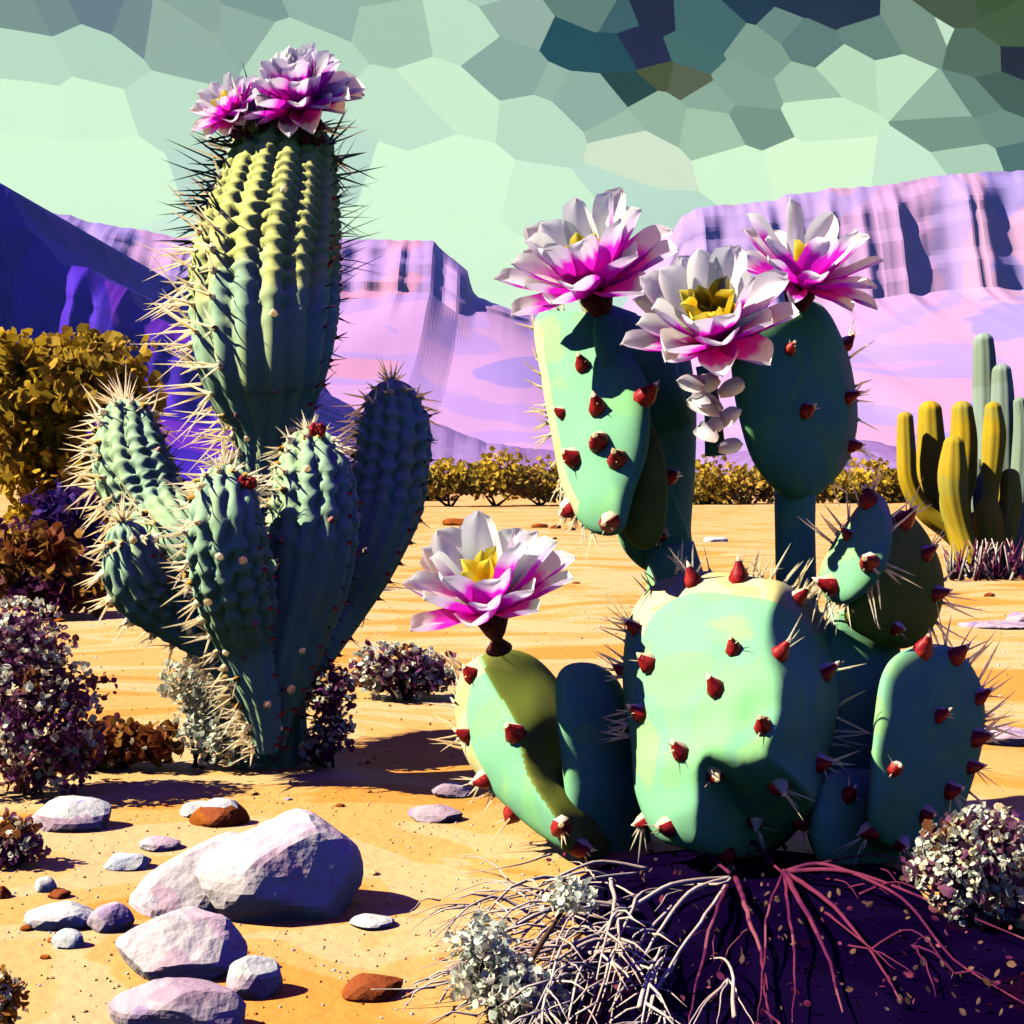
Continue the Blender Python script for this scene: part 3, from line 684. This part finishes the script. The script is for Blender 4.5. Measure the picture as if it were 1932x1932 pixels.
# ================================================================== the ribbed cactus
D1 = gd(1428)
base = Vector(((505-966)*K*D1, D1, 0)); base.z = gz(base.x, base.y)
cac = empty('ribbed_cactus', base, 'tall ribbed cactus with several upturned arms and two pink flowers on its crown', 'cactus')
def col(nm, cl, dd, A, pit, seed, red, Lpx, m='rib_arm', ribs=12, top=400, dark=False, smin=60, label=None, every=40):
    o, cr = column(nm, cl, dd, cac, [M[m]], ribs=ribs, A=A, pit=pit, seed=seed)
    dress(o, cr, dd, cac, seed+3, L_px=Lpx, red=red, top_px=top, dark=dark, smin=smin, every=every)
    if label: o['label'] = label
    return o
col('column', [(535,300,96,.60),(520,400,118,.42),(503,500,136,.22),(498,600,138,.07),(498,680,128,0),(503,750,104),(510,800,80),(508,850,62),(505,920,66),(503,1040,90),(503,1160,98),(505,1240,100),(505,1330,74),(505,1450,84)], D1,   .24, (0, .26), 1, 16, (45, 125), 'rib', 15, 330, True, 220, every=46)
col('arm', [(240,800,50,.42),(245,850,68,.34),(262,910,76,.26),(295,965,66,.18),(345,1020,46),(400,1080,38),(450,1160,40),(485,1280,36),(500,1360,26)], D1-.16, .22, (0, .35), 2, 5, (35, 85))
col('arm', [(240,1020,40,-.12),(252,1070,60,-.12),(278,1115,64,-.08),(330,1160,52,-.03),(400,1210,44),(450,1270,42),(485,1340,30),(498,1400,22)], D1-.30, .22, (0, .45), 3, 4, (30, 60))
col('arm', [(425,925,52,-.10),(425,980,70,-.16),(432,1050,78,-.14),(448,1130,74,-.08),(466,1210,60),(484,1290,46),(498,1360,32),(503,1420,22)], D1-.45, .22, (0, .4), 4, 7, (30, 70))
col('arm', [(588,860,56,.10),(592,910,78,.05),(590,1000,86),(578,1090,84),(556,1175,74),(535,1270,56),(518,1350,36),(512,1410,24)], D1-.36, .22, (0, .22), 5, 9, (25, 60))
col('arm', [(742,765,52,.30),(745,810,68,.26),(738,880,72,.22),(722,960,74,.18),(690,1050,62,.12),(640,1140,54,.1),(580,1230,52),(540,1310,40),(520,1390,26)], D1-.05, .22, (0, .22), 6, 8, (25, 70))
flower(cac, 572, 205, D1+.46, 110, (-.15, -.55, .82), [(12, 92, .95, .50, -.05, 'o'), (12, 76, 1.0, .50, -.15, 'm'), (11, 54, 1.0, .50, -.22, 'm'), (9, 34, 1.0, .50, -.25, 'w'), (7, 14, .95, .45, -.25, 'w')], 3, 'large white topped magenta flower', center=False)
flower(cac, 440, 218, D1+.44, 78, (-.40, -.62, .68), [(10, 90, .95, .50, -.05, 'o'), (10, 74, 1.0, .52, -.15, 'm'), (8, 50, .9, .50, -.2, 'w'), (5, 24, .6, .45, -.2, 'y')], 4, 'smaller pink flower with amber heart')
rnd = random.Random(21)
mb = MB()
for i in range(46):      # dark scaly buds where the flowers sit
    a = rnd.random()*6.28; p = W(525+rnd.uniform(-85, 88), 252+rnd.uniform(-14, 16), D1+.52+math.sin(a)*.16)
    bump(mb, p, Vector((rnd.gauss(0, .5), -.5, .8)).normalized(), K*D1*rnd.uniform(8, 15), rnd.choice([0, 0, 1]), rnd)
mb.build('bud_scales', [M['brown'], M['orange']], cac, smooth=False)['kind'] = 'stuff'
for (u, v, dd) in ((600, 812, D1-.62), (468, 912, D1-.75)):
    mb = MB()
    for k in range(9): bump(mb, W(u+rnd.uniform(-12, 12), v+rnd.uniform(-6, 6), D1-.62), Vector((rnd.gauss(0, .6), -.5, .6)).normalized(), K*D1*8, 0, rnd)
    mb.build('bud', M['red'], cac)

# ================================================================== the prickly pear
D2 = gd(1640)
base2 = Vector(((1400-966)*K*D2, D2, 0)); base2.z = gz(base2.x, base2.y)
pear = empty('prickly_pear', base2, 'large prickly pear with red thorned pads and four white and magenta flowers', 'cactus')
def pad(pts, d0, T, a, b, areoles=(), m='pad', rimspines=0, seed=0, label=None, cpx=None, asize=1.0, spl=(35, 75), rimside=None, redm='red', corky=None, fold=None, fslope=1.5, foldmat=None):
    ol = catmull(pts, 9); cu = sum(p[0] for p in ol)/len(ol); cv = sum(p[1] for p in ol)/len(ol)
    if cpx: cu, cv = cpx
    px = K*d0
    def dep(u, v):
        z = d0+a*(u-cu)*px+b*(cv-v)*px
        if fold:      # the pad is folded: past this crease it bends away
            q = fold(u, v); z += fslope*px*(q+math.sqrt(q*q+60))*.5
        return z
    NR = 26; N = len(ol); mb = MB(); F = []; Bk = []
    ts = [math.sin(math.pi/2*k/(NR-1)) for k in range(NR)]
    for t in ts:
        for (pu, pv) in ol:
            uu = cu+(pu-cu)*t; vv_ = cv+(pv-cv)*t
            th = T*(max(0, 1-t*t))**.5*(1+.10*noise.noise(Vector((uu/70, vv_/70, seed))))
            F.append(W(uu, vv_, dep(uu, vv_)-th)); Bk.append(W(uu, vv_, dep(uu, vv_)+th*.9))
    for arr, fl in ((F, 0), (Bk, 1)):
        fs = []; ms_ = []
        for k in range(NR-1):
            for i in range(N):
                q = (k*N+i, k*N+(i+1) % N, (k+1)*N+(i+1) % N, (k+1)*N+i); fs.append(q if fl == 0 else tuple(reversed(q)))
                fu = cu+(ol[i][0]-cu)*(ts[k]+ts[k+1])/2; fv = cv+(ol[i][1]-cv)*(ts[k]+ts[k+1])/2
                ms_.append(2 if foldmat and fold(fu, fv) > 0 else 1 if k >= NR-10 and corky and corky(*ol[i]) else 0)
        mb.add(arr, fs, ms_)
    # outline runs clockwise or not: make the normals point out
    o = mb.build('pad', [M[m], M['cork'], M[foldmat or m]], pear)
    import bmesh
    bm = bmesh.new(); bm.from_mesh(o.data); bmesh.ops.remove_doubles(bm, verts=bm.verts, dist=1e-5); bmesh.ops.recalc_face_normals(bm, faces=bm.faces)
    bvs = [v.co+base2 for v in bm.verts]; bfs = [tuple(x.index for x in f.verts) for f in bm.faces]
    bm.to_mesh(o.data); bm.free()
    o.data.polygons.foreach_set('use_smooth', [True]*len(o.data.polygons))
    if label: o['label'] = label
    tree = BVHTree.FromPolygons(bvs, bfs); rnd = random.Random(seed+100)
    eye = Vector((0, 0, H)); cc = W(cu, cv, d0)
    for ar in areoles:
        u, v = ar[0], ar[1]; sc = ar[2] if len(ar) > 2 else 1
        tgt = W(u, v, dep(u, v)); dr = (tgt-eye).normalized()
        loc, nrm, _, _ = tree.ray_cast(eye, dr)
        if loc is None: loc, nrm, _, _ = tree.find_nearest(tgt)
        if nrm.dot(dr) > 0 and nrm.dot(dr) > .2: nrm = -nrm
        out = Vector((loc.x-cc.x, 0, loc.z-cc.z)); out = out.normalized() if out.length > 1e-4 else Vector((0, 0, 1))
        rim = 1-abs(nrm.dot(dr))
        areole(o, loc, nrm, out, px*asize*sc, rnd, rim, spl, redm)
    if rimspines:
        sp = MB()
        for k in range(rimspines):
            p_ = ol[rnd.randrange(N)]
            if rimside and not rimside(*p_): continue
            loc = W(p_[0], p_[1], dep(*p_)); out = Vector(((p_[0]-cu), 0, -(p_[1]-cv))).normalized()
            bump(sp, loc, out, px*rnd.uniform(3, 5), 0, rnd, 1.4)
            for q in range(rnd.choice([1, 2])): spine(sp, loc, out+Vector((rnd.gauss(0, .3), rnd.gauss(-.2, .3), rnd.gauss(.1, .3))), px*rnd.uniform(*spl), px*rnd.uniform(2.0, 3.4), rnd, 0, .4)
        if sp.v: sp.build('rim_spines', M['cream'], o)['kind'] = 'stuff'
    return o
def areole(parent, loc, nrm, out, px, rnd, rim, spl, redm='red'):
    """swollen red thorn base with a cream tip, and its spines"""
    mb = MB(); ax = (nrm*1.0+out*(.9 if rim > .6 else .2)+Vector((0, 0, .25))).normalized(); r = px*rnd.uniform(17, 22)
    side = ax.orthogonal().normalized(); up = ax.cross(side)
    prof = [(-.4, 1.0), (.1, 1.05), (.55, .85), (.95, .55), (1.35, .28), (1.7, .04)]; vv = []; n = 8
    hook = Vector((rnd.uniform(-.4, .4), 0, rnd.uniform(.2, .8)))
    for i, (h, rr_) in enumerate(prof):
        for k in range(n):
            a = 2*math.pi*k/n; vv.append(loc+ax*r*h*1.0+hook*r*(max(0, h)**2)*.25+(side*math.cos(a)*1.0+up*math.sin(a)*.85)*r*rr_*rnd.uniform(.93, 1.07))
    fs = []; ms = []
    for i in range(len(prof)-1):
        for k in range(n):
            fs.append((i*n+k, i*n+(k+1) % n, (i+1)*n+(k+1) % n, (i+1)*n+k))
            zz = (side*math.cos(2*math.pi*(k+.5)/n)+up*math.sin(2*math.pi*(k+.5)/n)).z
            ms.append(1 if (zz > .55 and i < 4) or i == 4 else 0)
    fs.append(tuple((len(prof)-1)*n+k for k in range(n))); ms.append(1)
    mb.add(vv, fs, ms)
    ns = 3 if rim < .5 else 4
    for q in range(ns):
        dd = nrm*(.6 if rim < .5 else .3)+out*(1.0 if rim > .5 else .5)+Vector((rnd.gauss(0, .45), rnd.gauss(0, .3), rnd.gauss(.1, .45)))
        L = px*rnd.uniform(*spl)*(1 if rim > .5 else .55)
        spine(mb, loc+ax*r*.3, dd, L, px*rnd.uniform(1.8, 3.0), rnd, 1, .4)
    mb.build('areole', [M[redm], M['cream']], parent)

# main pad: broad, leaning back, turned to the left
pad([(1240,1100),(1310,1078),(1400,1085),(1480,1100),(1545,1150),(1575,1230),(1582,1330),(1560,1440),(1530,1530),(1470,1600),(1400,1620),(1310,1605),(1240,1580),(1200,1500),(1190,1400),(1175,1300),(1180,1200),(1200,1140)],
    D2-.02, .18, -.60, .50, [(1308,1098),(1395,1092),(1505,1130),(1200,1185),(1385,1225),(1470,1235),(1225,1252),(1352,1300),(1210,1345),(1440,1370),(1285,1420),(1345,1460),(1468,1480),(1555,1270),(1545,1440),(1260,1560),(1425,1550),(1510,1550),(1180,1570),(1370,1612),(1160,1265,.8)],
    rimspines=70, seed=1, label='broad mint green pad', spl=(35, 80), rimside=lambda u, v: v < 1500, corky=lambda u, v: v < 1180, fold=lambda u, v: max(u-1462-12*math.sin(v/40), min(v-1432-10*math.sin(u/22), (u-1318)*1.2)), fslope=1.7)
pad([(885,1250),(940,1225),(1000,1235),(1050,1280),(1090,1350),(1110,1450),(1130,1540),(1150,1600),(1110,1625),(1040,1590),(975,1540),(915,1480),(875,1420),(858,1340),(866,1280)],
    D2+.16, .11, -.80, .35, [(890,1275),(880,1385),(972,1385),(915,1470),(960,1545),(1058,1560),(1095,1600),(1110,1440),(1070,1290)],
    rimspines=46, seed=2, spl=(35, 75), label='pad carrying the lone flower', rimside=lambda u, v: u < 960, corky=lambda u, v: u < 900, fold=lambda u, v: u-(912+(v-1240)*.42+9*math.sin(v/30)), fslope=1.9, foldmat='pad_olive')  # olive past the crease: the unlit half's darkness put into its colour
# darker pads that fill the clump behind
pad([(1550,1470),(1620,1450),(1700,1480),(1720,1590),(1660,1650),(1570,1650),(1530,1580)], D2+.04, .10, .9, .0, [(1600,1500,.8)], 'pad', seed=24)
pad([(1050,1280),(1110,1250),(1170,1290),(1200,1400),(1230,1540),(1210,1620),(1130,1625),(1080,1560),(1060,1440)], D2+.20, .10, .9, .1, [], 'pad', seed=3)
pad([(1560,1170),(1620,1150),(1690,1190),(1700,1320),(1680,1460),(1640,1600),(1560,1630),(1520,1560),(1530,1400),(1540,1260)], D2+.20, .12, .3, .0, [(1600,1560,.8)], 'pad', seed=4)
pad([(1700,1230),(1760,1215),(1810,1230),(1850,1290),(1858,1370),(1840,1460),(1800,1560),(1740,1610),(1680,1600),(1640,1560),(1640,1460),(1650,1350),(1665,1270)], D2+.02, .10, 1.0, .0,
    [(1740,1228),(1800,1240),(1845,1315),(1772,1350,.8),(1840,1390),(1688,1450,.9),(1790,1490),(1745,1535),(1700,1590),(1640,1570),(1830,1445,.8)], rimspines=26, seed=5, label='rounded dark green pad', spl=(40, 85), rimside=lambda u, v: u > 1780)
pad([(1597,985),(1640,932),(1672,946),(1684,1005),(1665,1080),(1610,1135),(1560,1130),(1545,1085),(1568,1030)], D2+.04, .06, -.8, .4,
    [(1640,945),(1568,1105,1.1),(1640,1062),(1600,1010,.6)], rimspines=26, seed=6, label='narrow pad with pale sunlit face', spl=(40, 85), corky=lambda u, v: v < 1000)
pad([(1660,1000),(1700,962),(1748,1005),(1780,1085),(1772,1160),(1735,1212),(1680,1222),(1600,1180),(1600,1130),(1640,1070)], D2+.16, .09, .9, .1,
    [(1705,985),(1765,1120),(1690,1185,.8),(1745,1045,.8)], 'pad_olive', rimspines=22, seed=16, label='olive green pad', spl=(40, 85), rimside=lambda u, v: u > 1720)
# the tall pads
pad([(1010,600),(1080,588),(1150,612),(1200,680),(1226,750),(1222,850),(1196,930),(1172,1004),(1110,1000),(1064,930),(1040,820),(1022,720)], D2+.30, .11, -.60, .45,
    [(1128,770),(1130,835),(1082,865),(1165,868),(1215,750),(1100,690,.8),(1070,962),(1150,985),(1060,780,.6)], rimspines=80, seed=7, label='tall pale pad', spl=(22, 55), rimside=lambda u, v: u < 1120, corky=lambda u, v: u < 1090 and v > 600)
pad([(1120,610),(1210,596),(1285,630),(1312,740),(1312,880),(1304,1000),(1312,1060),(1262,1085),(1200,1064),(1160,990),(1150,800)], D2+.46, .13, .85, .0,
    [(1262,900),(1240,1010),(1270,760,.6)], 'pad', seed=17, label='tall shaded pad behind the pale one')
pad([(1200,800),(1225,792),(1250,850),(1260,920),(1252,1000),(1228,1034),(1192,1028),(1168,975),(1176,900),(1188,840)], D2+.24, .05, -.2, .3, [], 'pad_olive', seed=8, label='small olive pad')
pad([(1380,620),(1440,585),(1540,570),(1590,640),(1612,720),(1618,800),(1600,870),(1560,920),(1520,945),(1470,930),(1420,870),(1392,780),(1380,700)], D2+.30, .12, .75, .0,
    [(1490,660,.7),(1520,775,.9),(1600,750,.9),(1605,840,.9),(1595,650,.9)], rimspines=24, seed=9, label='tall pad wholly in shade', spl=(30, 60), rimside=lambda u, v: u > 1560, corky=lambda u, v: u > 1590)
def stem(pts, d, label=None):
    mb = MB(); mb.tube([W(u, v, d) for u, v, r in pts], [r*K*d for u, v, r in pts], 16); o = mb.build('stem', M['pad'], pear)
    return o
stem([(1500,900,40),(1500,1000,38),(1502,1100,38),(1510,1250,44),(1500,1450,50)], D2+.34)
stem([(1262,1030,48),(1275,1100,56),(1300,1200,60),(1330,1400,60),(1370,1600,60)], D2+.38)
stem([(1100,600,44),(1150,640,70),(1200,700,80),(1240,820,70)], D2+.42)
stem([(1330,690,18),(1345,780,16),(1350,860,20)], D2+.3)
# withered papery petals hanging between the two tall pads
rnd = random.Random(5)
for k in range(9):
    me = petal_mesh(('husk', k % 3), .62, .35-.2*(k % 3), .4, [M['petal_husk']], .5)
    o = bpy.data.objects.new('withered_petal', me); link(o, pear)
    sc_ = K*D2*rnd.uniform(48, 70)
    p = W(1346+rnd.uniform(-20, 20), 712+k*17, D2-.02+rnd.uniform(-.04, .04))-base2
    o.matrix_local = Matrix.Translation(p) @ Matrix.Rotation(rnd.uniform(-.5, .5)+1.57, 4, 'Z') @ Matrix.Rotation(math.radians(rnd.choice([-1, 1])*rnd.uniform(50, 125)), 4, 'X') @ Matrix.Rotation(rnd.uniform(-.5, .5), 4, 'Y') @ Matrix.Diagonal((sc_, sc_, sc_, 1))
flower(pear, 1120, 545, D2+.30, 165, (-.34, -.58, .74), LW, 11, 'wide white flower with magenta underside')
flower(pear, 1350, 640, D2+.05, 162, (-.24, -.70, .67), LW[:3]+[(8, 32, .68, .46, -.18, 'y'), (5, 14, .46, .34, -.1, 'y')], 12, 'white flower with large golden heart')
flower(pear, 1512, 540, D2+.25, 150, (.12, -.50, .86), [(9, 84, .88, .32, -.10, 'o'), (9, 66, 1.0, .32, -.15, 'm'), (7, 42, 1.05, .36, -.2, 'w'), (3, 16, .6, .40, -.2, 'y')], 13, 'narrow petalled magenta flower with brown heart', neck=.9)
flower(pear, 925, 1150, D2+.16, 165, (-.18, -.45, .88), LW[:3]+[(5, 18, .72, .36, -.12, 'y')], 14, 'lone white and magenta flower', neck=.55)

# ================================================================== organ pipe cactus far right
D3 = gd(1075)
b3 = Vector(((1850-966)*K*D3, D3, 0))
org = empty('organ_pipe_cactus', b3, 'distant organ pipe cactus with many ochre and green columns', 'cactus')
def pipe(cl, dd, m, seed):
    o, cr = column('column', cl, dd, org, [M[m]], ribs=9, A=.10, pit=(2, 3), seed=seed); return o
pipe([(1856,645,19),(1858,700,22),(1860,860,24),(1858,1060,26)], D3+.5, 'org_green', 1)
pipe([(1890,702,18),(1892,760,22),(1892,900,24),(1885,1070,26)], D3+.2, 'org_green', 2)
pipe([(1924,760,12),(1928,820,16),(1920,960,20),(1900,1070,22)], D3, 'org_green', 3)
pipe([(1840,880,18),(1842,930,22),(1842,1000,22),(1845,1065,24)], D3-.2, 'org_green', 9)
pipe([(1906,900,18),(1906,950,22),(1896,1010,22),(1884,1065,22)], D3-.7, 'org', 10)
pipe([(1788,930,15),(1792,960,18),(1808,1010,20),(1838,1062,22)], D3-.4, 'org', 11)
pipe([(1708,790,15),(1710,850,18),(1715,910,18),(1745,965,18),(1790,1000,20),(1835,1040,22)], D3-.3, 'org', 4)
pipe([(1755,776,22),(1757,840,27),(1758,900,27),(1775,960,24),(1810,1010,24),(1845,1050,24)], D3-.1, 'org', 5)
pipe([(1816,774,20),(1818,830,26),(1812,900,30),(1808,960,24),(1825,1060,26)], D3-.5, 'org', 6)
pipe([(1800,840,20),(1798,890,28),(1800,935,26),(1815,1000,20),(1835,1060,24)], D3-.9, 'org', 7)
pipe([(1874,772,16),(1876,820,22),(1872,880,20),(1868,930,14),(1864,970,26),(1868,1010,26),(1862,1065,20)], D3-.8, 'org', 8)
mb = MB(); rnd = random.Random(6)
for i in range(150):
    p = W(1850+rnd.uniform(-60, 90), 1072+rnd.uniform(-8, 6), D3-rnd.uniform(.3, 1.6)); p.z = 0
    mb.tube([p, p+Vector((rnd.gauss(0, .1), rnd.gauss(0, .1), rnd.uniform(.1, .4)))], [.02, .005], 4, rnd.choice([0, 1]))
o = mb.build('grass', [M['twig'], M['root']], None, origin=b3); tag(o, 'tuft of mauve and cream dry grass at the foot of the organ pipe cactus', 'grass', kind='stuff')

# ================================================================== painted shadow mound and the dry root fan
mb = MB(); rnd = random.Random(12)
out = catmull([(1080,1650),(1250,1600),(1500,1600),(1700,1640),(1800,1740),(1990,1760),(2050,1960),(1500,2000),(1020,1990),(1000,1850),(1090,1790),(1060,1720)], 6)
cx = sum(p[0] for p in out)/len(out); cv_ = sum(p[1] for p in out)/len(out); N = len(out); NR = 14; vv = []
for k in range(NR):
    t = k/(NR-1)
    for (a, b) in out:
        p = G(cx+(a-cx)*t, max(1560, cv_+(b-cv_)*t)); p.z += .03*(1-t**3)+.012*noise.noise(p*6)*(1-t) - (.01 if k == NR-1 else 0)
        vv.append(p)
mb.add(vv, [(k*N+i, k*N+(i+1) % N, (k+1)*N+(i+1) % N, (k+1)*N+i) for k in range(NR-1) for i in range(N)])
o = mb.build('shade_mound', M['litter'], None, origin=G(cx, cv_)); tag(o, 'dark mound under the dry root fan coloured as the prickly pear shadow', 'painted_shade', kind='stuff')
rt = empty('dry_roots', G(1440, 1680), 'fan of long dry roots spreading from the foot of the prickly pear', 'roots')
def root(path, r0, m, hh=.05):
    pts = []; n = len(path)
    P = []
    for i, (u, v) in enumerate(path):
        f = i/(n-1); P.append(G(u, v, hh*math.sin(math.pi*min(.9, f+.15))+.025))
    # smooth
    Q = []
    for i in range(n-1):
        p0, p1, p2, p3 = P[max(0, i-1)], P[i], P[i+1], P[min(n-1, i+2)]
        for s in range(6):
            t = s/6; Q.append(.5*((2*p1)+(p2-p0)*t+(2*p0-5*p1+4*p2-p3)*t*t+(3*p1-p0-3*p2+p3)*t**3)+Vector((noise.noise(p1*5+Vector((t*3, 0, 0)))*.006, 0, 0)))
    Q.append(P[-1]); L = len(Q)
    mb = MB(); mb.tube(Q, [r0*.62*K*3.2*(1-.8*i/(L-1)) for i in range(L)], 6)
    mb.build('root', M[m], rt); return Q
roots_ = [([(1375,1615),(1420,1650),(1480,1690)],16,'root'),([(1480,1690),(1600,1720),(1760,1760),(1960,1830)],9,'root'),([(1480,1690),(1560,1780),(1640,1850),(1700,1940)],9,'root'),([(1480,1690),(1510,1780),(1560,1860),(1590,1960)],11,'root'),
 ([(1480,1690),(1490,1800),(1500,1900),(1495,1980)],7,'root'),([(1480,1690),(1450,1800),(1440,1900),(1430,1980)],6,'root'),([(1480,1690),(1640,1680),(1720,1678)],6,'root'),
 ([(1380,1700),(1350,1800),(1320,1900),(1300,1980)],9,'root'),([(1390,1700),(1410,1800),(1440,1880),(1450,1960)],10,'root'),([(1380,1700),(1300,1760),(1220,1850),(1150,1960)],10,'twig'),([(1380,1700),(1270,1740),(1160,1800),(1040,1890),(900,1960)],10,'twig'),
 ([(1380,1700),(1320,1820),(1250,1910),(1220,1980)],8,'twig'),([(1380,1690),(1330,1670),(1290,1650)],7,'root'),([(1480,1690),(1560,1700),(1700,1770),(1800,1860),(1960,1960)],8,'root'),
 ([(1620,1745),(1700,1740),(1800,1770)],5,'root'),([(1640,1850),(1720,1830),(1800,1890)],5,'root'),([(1560,1780),(1600,1830),(1690,1880)],5,'root'),([(1380,1700),(1360,1740),(1290,1720),(1200,1730)],6,'twig'),
 ([(1220,1680),(1120,1690),(1010,1720),(900,1740)],8,'twig'),([(1200,1690),(1100,1730),(980,1760),(860,1740)],6,'twig'),([(1180,1760),(1090,1770),(990,1800),(880,1850),(780,1900)],9,'twig'),([(1160,1800),(1090,1850),(960,1890),(820,1905),(700,1910)],7,'twig'),
 ([(1220,1850),(1120,1850),(1010,1900),(860,1950)],8,'twig'),([(1150,1700),(1160,1780),(1120,1860),(1060,1960)],8,'twig'),([(1100,1850),(1180,1880),(1260,1960)],7,'twig'),([(1060,1860),(1060,1910),(1000,1990)],6,'twig'),
 ([(1040,1650),(960,1690),(860,1680)],4,'twig'),([(1000,1740),(930,1720),(830,1730)],4,'twig'),([(980,1790),(900,1780),(800,1800)],4,'twig'),([(960,1880),(880,1870),(790,1870)],4,'twig'),([(1210,1960),(1240,1880),(1260,1830)],7,'twig'),([(1390,1980),(1375,1900),(1340,1860)],6,'twig')]
for pth, r_, m_ in roots_:
    Q = root(pth, r_, m_)
rnd = random.Random(33)
for i in range(62):
    pth, r_, m_ = roots_[rnd.randrange(len(roots_))]; a = pth[rnd.randrange(1, len(pth))]; ang = math.atan2(a[1]-1690, a[0]-1430)+rnd.uniform(-.7, .7); L = rnd.uniform(50, 150)
    b = (a[0]+math.cos(ang)*L*.5, max(1640, a[1]+math.sin(ang)*L*.5)); c = (b[0]+math.cos(ang+rnd.uniform(-.4, .4))*L*.5, max(1640, b[1]+math.sin(ang)*L*.5))
    root([a, b, c], rnd.uniform(2.5, 4.5), m_ if a[0] > 1250 else 'twig', .03)  # branches to the left take the sunlit cream colour

tg = empty('twig_tangle', G(1080, 1850), 'tangle of thin cream dry twigs beside the silvery shrub', 'twigs')
rnd = random.Random(51)
for part in range(40):
    mb = MB(); a = (rnd.uniform(1000, 1290), rnd.uniform(1690, 1880)); ang = rnd.uniform(2.0, 3.6) if a[0] < 1150 else rnd.uniform(1.5, 3.3); P = []
    L = rnd.uniform(110, 300); u, v = a; h0 = rnd.uniform(.02, .09)
    for k in range(9):
        P.append(G(u, max(1640, v), h0*math.sin(math.pi*k/8)+.02)); ang += rnd.uniform(-.28, .28); u += math.cos(ang)*L/8; v += abs(math.sin(ang))*L/8
    r = rnd.uniform(.003, .0060); mb.tube(P, [r*(1-.8*k/8) for k in range(9)], 5)
    for q in (3, 5, 6):
        b = P[q]; dd = (P[q+1]-P[q]).normalized(); dd.rotate(Matrix.Rotation(rnd.choice([-1, 1])*rnd.uniform(.5, 1.0), 3, 'Z'))
        mb.tube([b, b+dd*.05+Vector((0, 0, .01)), b+dd*.11], [r*.6, r*.45, r*.1], 4)
    mb.build('twig', M['twig'], tg)

# flakes and twiglets strewn over the painted shadow mound, gravel over the sand
mb = MB(); rnd = random.Random(61)
for i in range(420):
    u = rnd.uniform(1010, 1960); v = rnd.uniform(1630, 1960); p = G(u, v, .038); leaf(mb, p, rnd.uniform(.008, .022), rnd, rnd.choice([0, 1, 1]))
o = mb.build('litter', [M['root'], M['bark']], None, origin=G(1450, 1800), smooth=False); tag(o, 'small dead leaves and bark flakes strewn between the dry roots', 'litter', kind='stuff')
mb = MB()
for i in range(3600):
    d = rnd.uniform(2.5, 4.6) if i % 2 else rnd.uniform(4.6, 14); x = rnd.uniform(-.42, .42)*d; r = rnd.uniform(.0015, .005)*(1 if d < 5 else 2); p = Vector((x, d, gz(x, d)+r*.3))
    a = [Vector((rnd.uniform(.7, 1.3), 0, 0)), Vector((0, rnd.uniform(.7, 1.3), 0)), Vector((-rnd.uniform(.7, 1.3), 0, 0)), Vector((0, -rnd.uniform(.7, 1.3), 0)), Vector((.2, .1, .8))]
    mb.add([p+q*r for q in a], [(0, 1, 4), (1, 2, 4), (2, 3, 4), (3, 0, 4)], rnd.choice([0, 0, 0, 1, 2, 3]))
o = mb.build('gravel', [M['sand'], M['rock_mauve'], M['rock_white'], M['rock_brown']], None, origin=G(600, 1600), smooth=False); tag(o, 'fine gravel grains scattered over the orange sand', 'gravel', kind='stuff')
